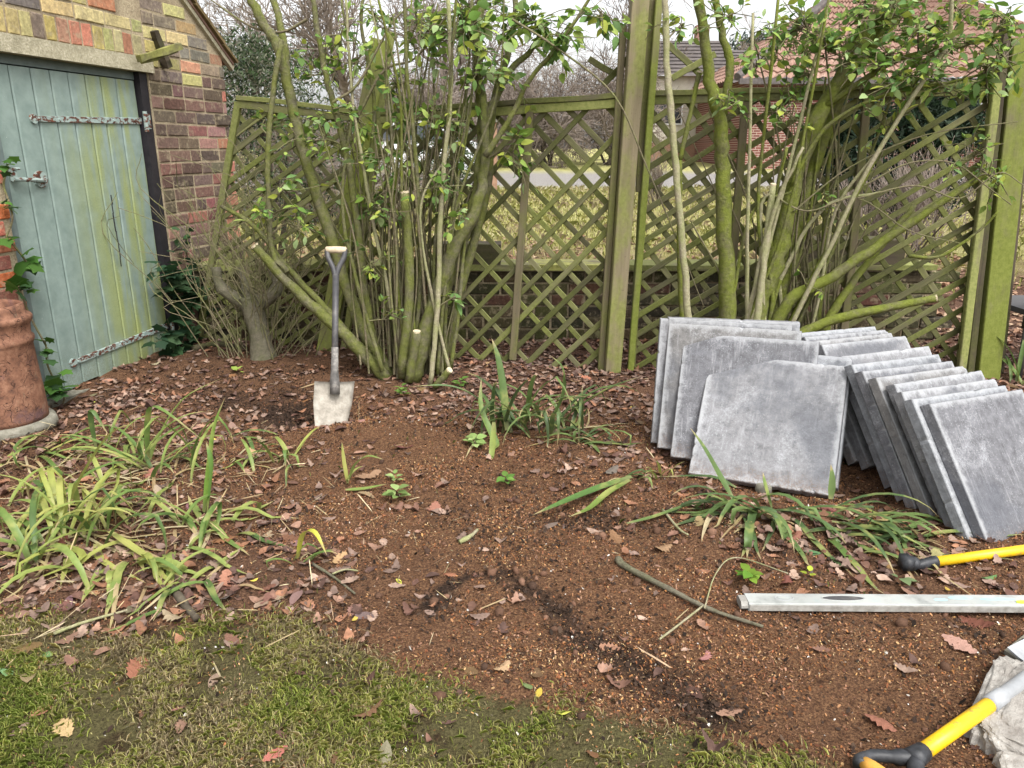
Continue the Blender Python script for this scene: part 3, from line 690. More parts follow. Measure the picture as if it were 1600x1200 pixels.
def window(root, x, z, y, w_, h_):
    m = MB(); m.box((x, y-.02, z), (w_+.12, .08, h_+.12)); f = m.build('window', M['whitepaint'], root)
    m = MB(); m.box((x, y-.065, z), (w_, .02, h_)); m.build('pane', M['glass'], f)
# red brick house with hipped orange pantile roof
h = empty('brick_house', (11, 26, .6), 'red brick house with a hipped orange pantile roof beyond the fence', 'house')
house_box(h, 7.5, 19, 26, 33, .2, 3.35, M['farbrick'])
e0, e1 = Vector((7.0, 25.6, 3.30)), Vector((19.6, 25.6, 3.30)); r0, r1 = Vector((11.6, 29.6, 6.6)), Vector((15.0, 29.6, 6.6)); b0, b1 = Vector((7.0, 33.6, 3.30)), Vector((19.6, 33.6, 3.30))
rf_ = tiled_roof('roof', h, e0, e1, r1, r0, M['pantile'], 44, 16)
tiled_roof('roof_hip', h, b0, e0, r0, r0+Vector((0, .02, 0)), M['pantile'], 28, 16); tiled_roof('roof_hip', h, e1, b1, r1+Vector((0, .02, 0)), r1, M['pantile'], 28, 16)
m = MB(); m.tube([e0+Vector((0, 0, .05)), r0+Vector((0, 0, .08))], [.13, .13], 8); m.tube([r0+Vector((0, 0, .08)), r1+Vector((0, 0, .08))], [.13, .13], 8); m.build('ridge', M['brownroof'], rf_)
m = MB(); m.box((13.3, 25.55, 3.22), (12.5, .14, .16)); m.build('gutter', M['brownroof'], h)
window(h, 14.5, 2.0, 26, 1.6, 1.1)
# brown roofed bungalow
h = empty('bungalow', (13, 42, .7), 'pale bungalow with a long dark brown tiled roof far beyond', 'house')
house_box(h, 8.0, 22, 42, 48, .5, 4.0, M['render'])
tiled_roof('roof', h, (7.6, 41.6, 3.9), (22.4, 41.6, 3.9), (22.4, 45, 6.3), (9.2, 45, 6.3), M['brownroof'], 50, 14, .012, False)
m = MB(); m.box((10.2, 45, 6.8), (.7, .5, 1.4)); m.build('chimney', M['farbrick'], h); window(h, 11, 2.4, 42, 1.8, 1.1)
# cream house whose wall shows through the trellis
h = empty('rendered_house', (7, 33, .7), 'cream rendered house with an orange brick base seen through the trellis', 'house')
house_box(h, 5.0, 8.6, 33, 38, 1.45, 4.0, M['render']); mo = m_simple('orange_plinth_brick', (.26, .15, .10), (.40, .25, .17), 25, .9)
house_box(h, 4.95, 8.65, 32.95, 38, .5, 1.44, mo, 'plinth'); house_box(h, 7.6, 8.0, 32.9, 32.96, 1.5, 3.6, M['whitepaint'], 'drainpipe_board')
tiled_roof('roof', h, (4.6, 32.6, 3.95), (9.0, 32.6, 3.95), (9.0, 35.5, 5.6), (4.6, 35.5, 5.6), M['brownroof'], 24, 10, .012, False); window(h, 6.2, 2.7, 33, 1.3, 1.0)
# far right wall end
h = empty('brick_outbuilding', (15.2, 21, .4), 'low red brick outbuilding past the end post', 'outbuilding')
house_box(h, 13.9, 17.5, 20.5, 24, .1, 2.5, M['farbrick']); tiled_roof('roof', h, (13.7, 20.2, 2.45), (17.7, 20.2, 2.45), (17.7, 22.2, 3.7), (13.7, 22.2, 3.7), M['pantile'], 16, 8)
# brick gate pillar across the road
h = empty('gate_pillar', (-.5, 17, .3), 'orange brick gate pillar with a stone cap by the road', 'pillar')
house_box(h, -.68, -.32, 16.8, 17.16, .1, 1.75, mo, 'shaft'); house_box(h, -.73, -.27, 16.75, 17.21, 1.755, 1.85, M['stone'], 'cap')
# parked white car
car = empty('parked_car', (-2.9, 20, .42), 'white hatchback parked on the road beyond the trellis', 'car')
prof = [(-2.05, .35), (-2.08, .62), (-1.98, .86), (-1.25, .95), (-.55, 1.42), (.1, 1.50), (1.15, 1.46), (1.75, 1.05), (2.02, .95), (2.07, .6), (2.0, .33)]
zc = ghf(-2.9, 20)+.0
m = MB(); P = []; nP = len(prof)
for (yy, k_) in ((-.84, 1), (-.70, 1), (.70, 1), (.84, 1)):
    for (x, z) in prof:
        sh = 1 if abs(yy) < .8 else (.97 if z < 1.0 else .93); P.append((-2.9+x*(.99 if abs(yy) > .8 else 1), 20+yy*(1 if z < 1 else .86), zc+z*(1 if abs(yy) < .8 else .985)))
F = [tuple(range(nP)), tuple(range(3*nP, 4*nP))[::-1]]
for r in range(3): F += [(r*nP+i, (r+1)*nP+i, (r+1)*nP+(i+1) % nP, r*nP+(i+1) % nP) for i in range(nP)]
m.poly(P, F); body = m.build('body', M['carpaint'], car)
for q in (((-1.0, 1.0), (-.5, 1.36), (.05, 1.42), (.05, 1.0)), ((.12, 1.0), (.12, 1.42), (1.05, 1.39), (1.5, 1.03))):
    m = MB(); P = [(-2.9+a, 19.262-.02+(0 if b > 1.2 else -.09), zc+b) for a, b in q]+[(-2.9+a, 19.30, zc+b) for a, b in q]
    m.poly(P, [(0, 1, 2, 3), (7, 6, 5, 4)]+[(i, (i+1) % 4, (i+1) % 4+4, i+4) for i in range(4)]); m.build('window', M['glass'], car)
for x in (-1.3, 1.3):
    for yy in (-.78, .78):
        m = MB(); m.tube([(-2.9+x, 20+yy-.10, zc+.31), (-2.9+x, 20+yy+.10, zc+.31)], [.31, .31], 20); wh = m.build('wheel', M['rubber'], car)
        m = MB(); m.tube([(-2.9+x, 20+yy*1.13-.01, zc+.31), (-2.9+x, 20+yy*1.13+.01, zc+.31)], [.19, .19], 14); m.build('rim', M['steel'], wh)
for (x, mt) in ((-2.03, 'whitepaint'), (2.0, 'farbrick')):
    for yy in (-.6, .6): m = MB(); m.box((-2.9+x, 20+yy, zc+.74), (.12, .28, .14)); m.build('headlight' if x < 0 else 'tail_light', M[mt], car)

def bare_tree(label, base, height, spread, n0, depth, seed, group='bare winter trees and bushes beyond the fence', name='bare_tree', cat='tree', trunk_r=.06, fine=.006, mat='btwig', up=.35, multi=1, len0=None):
    """trunk and a crown of real twigs grown by repeated forking"""
    random.seed(seed); root = empty(name, base, label, cat, group); tm = MB(); cm = MB(); base = Vector(base)
    def rv(): return Vector((random.gauss(0, 1), random.gauss(0, 1), random.gauss(0, 1))).normalized()
    def grow_(p, d, L, r, lv, mb_):
        pts = [p]; n = 4 if lv < 3 else 2
        for i in range(n):
            d = (d+rv()*.22+Vector((0, 0, up*.12))).normalized(); pts.append(pts[-1]+d*(L/n))
        rr = [max(fine*.6, r*(1-.45*i/n)) for i in range(n+1)]
        mb_.tube(pts, rr, 5 if lv == 0 else 3, cap=(lv == 0))
        if lv >= depth: return
        kids = n0 if lv else n0+1
        for k in range(kids):
            t = random.uniform(.3, 1.0); q = pts[min(n, int(t*n))]
            nd = (d*.7+rv()*spread+Vector((0, 0, up*.25))).normalized()
            grow_(q, nd, L*random.uniform(.5, .8), r*.5, lv+1, cm)
    for k in range(multi):
        o = Vector((random.uniform(-1, 1)*.25*(multi > 1), random.uniform(-1, 1)*.25*(multi > 1), 0))
        grow_(base+o, (Vector((0, 0, 1))+rv()*(.12 if multi == 1 else .45)).normalized(), len0 or height*.42, trunk_r, 0, tm)
    tm.build('trunk', M['ivybark' if mat == 'btwig' else mat], root); c = cm.build('crown', M[mat], root); c['kind'] = 'stuff'
def leafcloud(n, boxes, size, cols, seed, sx=.5):
    """many single leaf faces spread through ellipsoid shells -> verts, colours"""
    rg = np.random.default_rng(seed); V = []; Cc = []
    for (c, r, frac) in boxes:
        k = int(n*frac); d = rg.normal(size=(k, 3)); d /= np.linalg.norm(d, axis=1)[:, None]
        rr = rg.random(k)**.33*(.75+.5*rg.random(k)); P = np.array(c)+d*rr[:, None]*np.array(r)
        t = rg.normal(size=(k, 3)); t /= np.linalg.norm(t, axis=1)[:, None]; b = np.cross(t, rg.normal(size=(k, 3))); b /= np.linalg.norm(b, axis=1)[:, None]
        s = size*rg.uniform(.6, 1.3, (k, 1)); q = np.stack([P-t*s, P+b*s*sx*.5, P+t*s, P-b*s*sx*.5], 1)
        col = np.array(cols)[rg.integers(0, len(cols), k)]*rg.uniform(.7, 1.3, (k, 1)); V.append(q.reshape(-1, 3)); Cc.append(np.repeat(col, 4, 0))
    V = np.concatenate(V); Cc = np.concatenate(Cc); return V, Cc
def quads_obj(name, V, Cc, mat, parent=None):
    k = len(V)//4; me = np_mesh(name, V, np.full(k, 4), np.arange(4*k), mat, Cc); o = add(name, me, parent); return o
DG = [(.03, .055, .02), (.05, .085, .03), (.07, .11, .045), (.12, .15, .09), (.025, .04, .02)]
def evergreen(label, base, blobs, n, size, seed, cols=DG, name='evergreen_bush', cat='bush', group=None):
    root = empty(name, base, label, cat, group); m = MB(); b = Vector(base)
    for (c, r, f) in blobs[:6]:
        m.tube(smoothpath([b+Vector((random.uniform(-.05, .05), 0, -.05)), b.lerp(Vector(c), .5)+Vector((.05, 0, .1)), Vector(c)], 3), [.03*max(1, b.z*0+1)]*3+[.02]*3+[.012], 5)
    m.build('trunk', M['ivybark'], root); V, Cc = leafcloud(n, blobs, size, cols, seed); o = quads_obj('crown', V, Cc, M['foliage'], root); o['kind'] = 'stuff'
# grey-green bush behind the shed corner
P0 = at(400, 110, 7.2)
evergreen('dense grey green evergreen bush behind the shed corner', (P0.x, 7.2, ghf(P0.x, 7.2)), [((P0.x, 7.2, 1.75), (.65, .5, .42), .5), ((P0.x+.25, 7.0, 1.1), (.7, .5, .6), .3), ((P0.x-.1, 7.3, 2.0), (.35, .4, .25), .2)], 9000, .028, 31, DG+[(.22, .22, .17), (.16, .17, .11)])
P0 = at(1400, 200, 9.5)
evergreen('dark ivy mound behind the skewed trellis panel', (P0.x, 9.5, ghf(P0.x, 9.5)), [((P0.x-.5, 9.5, 1.35), (.55, .4, .5), .4), ((P0.x+.45, 9.4, 1.5), (.55, .4, .45), .35), ((P0.x+.1, 9.5, .8), (.9, .4, .4), .25)], 16000, .05, 32, [(.014, .028, .012), (.02, .04, .018), (.03, .055, .03), (.06, .085, .06)])
evergreen('dark conifer far behind the brown roof', (17.5, 60, .8), [((17.5, 60, 8.0), (2.0, 2, 1.2), .4), ((16.6, 60, 7.0), (1.6, 1.6, 1), .3), ((18.3, 60, 6.0), (2.5, 2, 2), .3)], 4000, .22, 33, [(.03, .05, .035), (.05, .075, .06)], 'conifer', 'tree')
evergreen('low green bush by the road beyond the square-set panel', (-1.3, 15.5, ghf(-1.3, 15.5)), [((-1.3, 15.5, 1.0), (.9, .6, .7), 1)], 3500, .05, 34)
for i, (px, Y, hh, lab) in enumerate([(500, 11.5, 3.6, 'tangled brown twiggy bush behind the leaning timber'), (610, 27, 6.5, 'dense bare thorny bush above the trellis rail'), (730, 26, 6.2, 'grey twiggy bush rising behind the square-set panel'),
        (850, 27, 6.8, 'dark bramble-like bare bush beside the central post'), (410, 13, 4.2, 'brownish bare bush over the evergreen by the shed'), (950, 28, 7.0, 'bare bush half hidden by the central post'), (675, 29, 6.5, 'pinkish bare bush between the thorny and the grey bush'), (790, 30, 7.2, 'tallest bare bush behind the grey twiggy bush')]):
    P0 = at(px, 150, Y); k_ = Y/11.0; bare_tree(lab, (P0.x, Y, ghf(P0.x, Y)-.05), hh, .95, 5, 4, 100+i, name='bare_bush', cat='bush', trunk_r=.02*k_, fine=.0042*k_, multi=5, up=.15, len0=hh*.33)
for i, (px, Y, hh, lab) in enumerate([(700, 30, 11, 'tall bare tree against the pale sky above the thorny bush'), (560, 26, 10, 'tall bare tree with fine twigs above the leaning timber'), (980, 36, 12, 'tall bare tree behind the cream house'), (1180, 55, 12, 'distant bare tree above the brown roof'), (400, 34, 12, 'tall bare tree over the shed roof')]):
    P0 = at(px, 150, Y); bare_tree(lab, (P0.x, Y, ghf(P0.x, Y)-.05), hh, .65, 4, 5, 200+i, trunk_r=.16, fine=.016, up=.3)
for i, (px, Y, hh, lab) in enumerate([(1460, 8.0, 1.6, 'thin pale dead stems behind the skewed panel by the end post'), (1400, 8.6, 1.3, 'dry bramble thicket behind the skewed panel'), (1020, 14, 1.2, 'low dry weeds across the rough grass')]):
    P0 = at(px, 250, Y); bare_tree(lab, (P0.x, Y, ghf(P0.x, Y)-.05), hh, .5, 4, 3, 300+i, group='dry stems behind the trellis', name='dry_stems', cat='plant', trunk_r=.012, fine=.004, multi=7, up=.7, len0=hh*.5)

# ================================================================== SHRUBS
def leafmesh(kind, mat):
    m = MB()
    if kind == 0: pr = [(0, 0), (.18, .20), (.45, .27), (.75, .17), (1, 0)]
    elif kind == 1: pr = [(0, 0), (.2, .28), (.45, .34), (.72, .24), (1, 0)]
    else: pr = [(0, 0), (.25, .16), (.5, .22), (.8, .12), (1, 0)]
    P = []; F = []
    for (x, y) in pr: P += [(x, -y, .10*y*2+.0-.25*x*x), (x, 0, -.25*x*x), (x, y, .10*y*2-.25*x*x)]
    for i in range(len(pr)-1):
        for k in (0, 1): F.append((i*3+k, i*3+k+1, i*3+4+k, i*3+3+k))
    m.poly(P, F); me = m.mesh('leaf', mat, True); return me
LV = [leafmesh(k, M['leaf']) for k in range(3)]
def rot_to(d, roll):
    q = Vector(d).to_track_quat('X', 'Z').to_matrix().to_4x4(); return q @ Matrix.Rotation(roll, 4, 'X')
def foliage_obj(items, parent, name='foliage'):
    """items: (pos, dir, roll, size, colour, kind) -> one joined mesh"""
    V, Fn, I, Cc = [], [], [], []; o = 0
    base = [(np.array([v.co[:] for v in me.vertices]), [tuple(p.vertices) for p in me.polygons]) for me in LV]
    for (p, d, r, s, c, k) in items:
        Mx = np.array((rot_to(d, r)).to_3x3())*s; bv, bf = base[k]; vv = bv @ Mx.T+np.array(p); V.append(vv)
        for f in bf: I += [i+o for i in f]; Fn.append(len(f))
        Cc += [c]*len(bv); o += len(bv)
    ob = add(name, np_mesh(name, np.concatenate(V), Fn, I, M['foliage'], np.array(Cc), True), parent); ob['kind'] = 'stuff'; return ob
GR = [(.18, .29, .05), (.26, .37, .08), (.12, .22, .04), (.32, .41, .10), (.16, .28, .09), (.36, .41, .07), (.10, .18, .04), (.30, .40, .17)]
def make_shrub(root, stems, clusters, bark, seed, nindiv=260, canes=(), lsize=1.0):
    random.seed(seed); allpts = []
    for (pix, Y0, Y1, w0, w1, cut, mt) in stems:
        n = len(pix); P = [at(x, y, Y0+(Y1-Y0)*i/(n-1)) for i, (x, y) in enumerate(pix)]
        pts = smoothpath(P, 6); N = len(pts); k = mpp(P[0])
        rr = [max(.002, .43*k*(w0+(w1-w0)*i/(N-1))*random.uniform(.93, 1.07)) for i in range(N)]
        pts = [p+Vector((random.uniform(-1, 1), random.uniform(-1, 1), 0))*rr[0]*.18 for p in pts]
        m = MB(); m.tube(pts, rr, 10 if w0 > 9 else 6, rough=.06); st = m.build('stem', M[mt or bark], root, True)
        if cut:
            d = (pts[-1]-pts[-2]).normalized(); m = MB(); tl = (d+Vector((0, -.5, .25))).normalized(); m.tube([pts[-1]-d*.004, pts[-1]+tl*.004], [rr[-1]*1.02, rr[-1]*.98], 10); m.build('cut_end', M['cut'], st)
        allpts += [(p, rr[i]) for i, p in enumerate(pts)]
    tw = MB(); items = []; clusters = [(a, b, c, d, int(e*3.2), f, g*.80) for a, b, c, d, e, f, g in clusters]
    for (cx, cy, rx, ry, n, Y, sz) in clusters:
        C0 = at(cx, cy, Y); k = mpp(C0)
        # nearest stem point below
        best = min(allpts, key=lambda a: (a[0]-C0).length+(.3 if a[0].z > C0.z else 0))[0]
        mid = best.lerp(C0, .5)+Vector((random.uniform(-.05, .05), random.uniform(-.05, .05), random.uniform(.0, .08)))
        main = smoothpath([best, mid, C0], 5); tw.tube(main, [.005-.0025*i/(len(main)-1) for i in range(len(main))], 4, False)
        for q in range(max(2, n//4)):
            T = at(cx+random.gauss(0, rx*.55), cy+random.gauss(0, ry*.55), Y+random.gauss(0, .13)); s0 = main[random.randrange(len(main)//2, len(main))]
            mid = s0.lerp(T, .5)+Vector((random.uniform(-.04, .04), random.uniform(-.04, .04), random.uniform(-.02, .05)))
            pth = smoothpath([s0, mid, T], 4); tw.tube(pth, [.0026]*(len(pth)-1)+[.0014], 3, False)
            for j in range(4 if n >= 4 else n):
                p = pth[random.randrange(3, len(pth))]; t = (pth[-1]-pth[0]).normalized()
                d = (t*.6+Vector((random.gauss(0, .8), random.gauss(0, .8), random.gauss(.0, .5)))).normalized()
                c = random.choice(GR); items.append((p+d*.006, d, random.gauss(0, .7), sz*k*random.uniform(.7, 1.25)*lsize, c, random.randrange(3)))
    for (pix, Y0, Y1, wpx) in canes:
        n = len(pix); P = smoothpath([at(x, y, Y0+(Y1-Y0)*i/(n-1)) for i, (x, y) in enumerate(pix)], 5); k = mpp(P[0])*wpx*.5
        tw.tube(P, [k*(1-.5*i/(len(P)-1)) for i in range(len(P))], 5, False)
    o = tw.build('twigs', M['twig'], root, True); o['kind'] = 'stuff'
    items.sort(key=lambda a: -a[3]); 
    for (p, d, r, s, c, k) in items[:nindiv]:
        add('leaf', LV[k], root, Matrix.Translation(p) @ rot_to(d, r) @ Matrix.Scale(s, 4), color=c)
    if items[nindiv:]: foliage_obj(items[nindiv:], root)
def rcanes(n, x0, x1, yb, yt, Y, lean, wmin=2.5, wmax=5, seed=1):
    random.seed(seed); o = []
    for i in range(n):
        x = random.uniform(x0, x1); xm = x+random.uniform(-.5, .5)*lean; xt = xm+random.uniform(-1, 1)*lean+(x-(x0+x1)/2)*.5; yy = random.uniform(*yt)
        o.append(([(x, random.uniform(*yb)), (xm, (560+yy)/2), (xt, yy)], Y+random.uniform(-.12, .25), Y+random.uniform(-.2, .3), random.uniform(wmin, wmax)))
    return o
L_ST = [([(604, 592), (540, 525), (470, 462), (396, 384)], 4.22, 4.2, 25, 14, True, None),
        ([(565, 550), (505, 478), (450, 420), (395, 352), (345, 322)], 4.3, 4.5, 15, 6, False, None),
        ([(450, 425), (424, 385), (419, 250), (426, 150), (436, 85), (440, 62)], 4.2, 4.35, 10, 9, False, None),
        ([(612, 588), (560, 500), (512, 352), (470, 225), (450, 140), (437, 78), (412, 38), (385, -15)], 4.3, 4.45, 22, 14, False, None),
        ([(450, 130), (442, 60), (424, -15)], 4.44, 4.6, 15, 12, False, None),
        ([(600, 588), (574, 480), (552, 300), (524, 170), (506, 105), (486, -15)], 4.32, 4.4, 15, 8, False, None),
        ([(645, 592), (656, 430), (650, 250), (636, 110), (632, -15)], 4.25, 4.3, 9, 6, False, None),
        ([(645, 594), (668, 510), (702, 405), (745, 322), (757, 250), (754, 150)], 4.18, 4.36, 30, 13, False, None),
        ([(660, 590), (700, 440), (742, 320), (754, 200), (746, 100), (752, -15)], 4.34, 4.4, 27, 14, False, None),
        ([(752, 210), (790, 120), (830, 78), (850, 40)], 4.36, 4.36, 15, 7, False, None),
        ([(758, 245), (800, 180), (825, 128), (872, 72), (930, -15)], 4.24, 4.2, 12, 5, False, None),
        ([(628, 590), (640, 440), (633, 300)], 4.14, 4.2, 17, 16, True, None),
        ([(638, 596), (652, 518)], 4.1, 4.1, 17, 15, True, None), ([(636, 594), (637, 445)], 4.2, 4.22, 13, 11, True, None),
        ([(680, 604), (703, 578)], 4.02, 4.0, 13, 12, True, None), ([(672, 602), (684, 480), (690, 300), (704, 150), (700, -15)], 4.1, 4.3, 10, 7, False, 'cane'),
        ([(690, 580), (722, 440), (760, 300), (770, 170), (800, 60), (806, -15)], 4.4, 4.5, 18, 9, False, None),
        ([(584, 590), (572, 520), (560, 380), (585, 180), (565, 40), (570, -15)], 4.36, 4.5, 9, 5, False, None)]
R_PLUS = []
shL = empty('multi_stemmed_shrub', gp(625, 590), 'large mossy multi-stemmed shrub with cut stumps behind the upright shovel', 'shrub')
L_CL = [(720, 60, 90, 60, 50, 4.3, 22), (660, 60, 60, 60, 30, 4.4, 20), (820, 40, 60, 40, 34, 4.3, 24), (870, 70, 45, 40, 26, 4.2, 26), (760, 120, 60, 40, 28, 4.3, 20), (620, 130, 50, 40, 18, 4.4, 18),
        (530, 70, 60, 60, 20, 4.4, 18), (600, 40, 40, 40, 18, 4.5, 18), (560, 190, 60, 50, 26, 4.4, 18), (500, 220, 60, 50, 20, 4.3, 18), (600, 250, 50, 40, 28, 4.3, 18), (690, 190, 50, 50, 22, 4.3, 18),
        (640, 200, 60, 40, 22, 4.4, 18), (590, 330, 60, 40, 30, 4.3, 18), (690, 290, 50, 50, 20, 4.2, 18), (450, 300, 50, 60, 14, 4.3, 18), (430, 200, 50, 40, 12, 4.4, 17), (700, 340, 40, 30, 12, 4.2, 17),
        (810, 250, 30, 50, 14, 4.3, 24), (950, 30, 60, 30, 18, 4.2, 24), (480, 120, 40, 40, 10, 4.4, 18), (580, 420, 50, 40, 12, 4.2, 16), (710, 470, 30, 20, 6, 4.15, 22), (420, 340, 50, 30, 10, 4.2, 20),
        (600, 500, 40, 30, 8, 4.15, 14), (470, 360, 40, 30, 10, 4.2, 16), (730, 20, 90, 30, 30, 4.4, 20), (560, 100, 40, 40, 12, 4.4, 18)]
can = rcanes(46, 590, 700, (560, 600), (-10, 330), 4.3, 60, 2.5, 5.5, 3)+rcanes(16, 560, 640, (560, 595), (150, 420), 4.25, 50, 2.5, 5, 4)
can += [([(800, 30), (870, 75), (960, 150), (1010, 260), (1060, 380), (1100, 480)], 4.1, 4.1, 4), ([(480, 30), (440, 50), (390, 40), (330, 0)], 4.4, 4.5, 5), ([(520, 160), (560, 130), (610, 40), (640, 10)], 4.3, 4.3, 5), ([(560, 180), (600, 110), (650, 90), (700, 20)], 4.4, 4.4, 5)]
random.seed(404)
for i in range(15):                                                  # slender mossy stems fanning up from the stool
    x = random.gauss(645, 38); fan = (x-645)*random.uniform(.3, 2.6)+random.gauss(0, 45); yt_ = random.choice([-15, -15, 60, 140, 220]); bow_ = random.gauss(0, 14); yb = random.uniform(575, 604)
    L_ST.append(([(x, yb), (x+fan*.22+bow_, 460), (x+fan*.5+bow_*1.5, 320), (x+fan*.8+random.gauss(0, 10), (320+yt_)/2), (x+fan*1.05, yt_)], 4.25+random.uniform(-.12, .15), 4.35+random.uniform(-.2, .25), random.uniform(5, 9), random.uniform(2.5, 4), False, random.choice([None, None, None, 'bark_r', 'cane'])))
for i in range(16):
    x = random.gauss(1190, 45); fan = random.uniform(-40, 260); yt_ = random.choice([-15, 20, 120, 230, 300]); yb = 604
    R_PLUS.append(([(x, yb), (x+fan*.25+random.gauss(0, 10), 470), (x+fan*.6+random.gauss(0, 14), 330), (x+fan*1.1, yt_)], 4.05+random.uniform(-.1, .12), 4.05+random.uniform(-.2, .2), random.uniform(6, 11), random.uniform(3, 5), False, random.choice([None, None, 'bark_l', 'cane'])))
make_shrub(shL, L_ST, L_CL, 'bark_l', 41, 280, can)
R_ST = [([(1142, 605), (1136, 450), (1130, 300), (1126, 200), (1106, 110), (1090, -15)], 4.0, 4.05, 32, 15, False, None), ([(1128, 180), (1141, 110), (1130, 60), (1114, -15)], 4.04, 4.1, 17, 12, False, None),
        ([(1165, 605), (1185, 480), (1218, 380), (1250, 250), (1292, 160), (1335, 85), (1405, -15)], 4.02, 4.1, 38, 22, False, None), ([(1190, 590), (1235, 400), (1275, 250), (1320, 140), (1375, 55), (1440, -15)], 4.1, 4.2, 24, 13, False, None),
        ([(1181, 515), (1192, 420), (1207, 288)], 3.92, 3.95, 13, 11, True, 'cane'), ([(1080, 600), (1074, 480), (1062, 330), (1050, 200), (1042, 100), (1038, -15)], 3.95, 4.05, 13, 10, False, 'cane'),
        ([(1190, 595), (1225, 480), (1300, 432), (1380, 378), (1450, 330), (1545, 268)], 4.0, 3.95, 25, 9, False, None), ([(1230, 560), (1250, 522), (1320, 495), (1400, 478), (1462, 466)], 3.96, 3.9, 20, 13, True, None),
        ([(1285, 520), (1312, 470), (1370, 392), (1430, 320)], 4.05, 4.1, 18, 9, False, None), ([(1200, 590), (1250, 480), (1300, 380), (1350, 275), (1440, 130), (1480, 70), (1487, -15)], 3.95, 3.8, 9, 6, False, 'cane'),
        ([(1062, 250), (1078, 180), (1093, 112)], 4.08, 4.1, 9, 9, True, None), ([(1070, 600), (1062, 400), (1062, 250)], 4.1, 4.08, 10, 9, False, None),
        ([(1330, 60), (1400, 20), (1470, -25)], 4.2, 4.2, 16, 12, False, None), ([(1290, 165), (1400, 95), (1500, 72), (1600, 40)], 4.05, 3.9, 12, 5, False, None), ([(1235, 290), (1290, 200), (1380, 150), (1500, 125), (1620, 90)], 4.0, 3.9, 9, 4, False, None),
        ([(1420, 400), (1470, 400), (1530, 360), (1560, 330)], 4.0, 3.95, 7, 4, False, None), ([(1200, 560), (1232, 440), (1240, 330), (1215, 260)], 4.14, 4.16, 12, 7, False, None), ([(1270, 560), (1285, 440), (1290, 320), (1300, 200)], 4.15, 4.15, 11, 6, False, None)]
shR = empty('spreading_shrub', gp(1165, 604), 'spreading mossy shrub with long low boughs behind the stacked slabs', 'shrub')
R_CL = [(1380, 20, 70, 30, 22, 4.0, 18), (1500, 20, 70, 30, 22, 3.9, 18), (1570, 90, 40, 40, 16, 3.85, 20), (1440, 50, 80, 40, 20, 3.95, 17), (1420, 30, 70, 30, 20, 4.0, 20), (1300, 60, 70, 40, 20, 4.0, 18), (1360, 110, 70, 25, 16, 3.95, 18), (1250, 80, 50, 40, 16, 4.0, 18), (1450, 90, 60, 30, 16, 3.9, 18), (1260, 40, 60, 40, 34, 4.05, 20), (1340, 30, 50, 30, 26, 4.1, 20), (1210, 60, 50, 40, 26, 4.1, 18), (1320, 90, 70, 40, 30, 4.0, 20), (1400, 80, 60, 40, 28, 3.95, 20), (1480, 60, 60, 40, 28, 3.9, 22), (1560, 40, 50, 40, 24, 3.85, 22),
        (1400, 135, 50, 25, 22, 3.9, 24), (1540, 120, 50, 40, 28, 3.9, 24), (1250, 120, 60, 30, 20, 4.05, 18), (1180, 110, 40, 30, 14, 4.05, 18), (1130, 30, 60, 40, 18, 4.1, 18), (1560, 290, 40, 40, 14, 3.9, 18), (1510, 250, 50, 40, 14, 3.95, 16),
        (1220, 180, 60, 30, 18, 4.0, 16), (1290, 330, 40, 40, 6, 4.0, 14), (1440, 110, 60, 30, 18, 3.9, 20), (1270, 450, 20, 30, 6, 3.95, 14), (1150, 160, 40, 30, 14, 4.0, 18), (1490, 150, 50, 30, 16, 3.9, 20), (1060, 50, 50, 30, 12, 4.1, 18), (1390, 200, 80, 40, 10, 4, 16)]
canR = rcanes(34, 1150, 1320, (560, 600), (20, 380), 4.1, 80, 2.5, 5, 8)+[([(1350, 290), (1420, 255), (1490, 255), (1540, 290), (1580, 320)], 3.9, 3.85, 3), ([(1340, 310), (1430, 290), (1500, 310), (1560, 270), (1600, 290)], 3.9, 3.8, 3), ([(1240, 330), (1330, 260), (1450, 210), (1590, 190)], 4, 3.9, 3), ([(1200, 300), (1260, 330), (1340, 310), (1420, 360), (1500, 380)], 3.95, 3.9, 3)]
make_shrub(shR, R_ST+R_PLUS, R_CL, 'bark_r', 43, 260, canR)
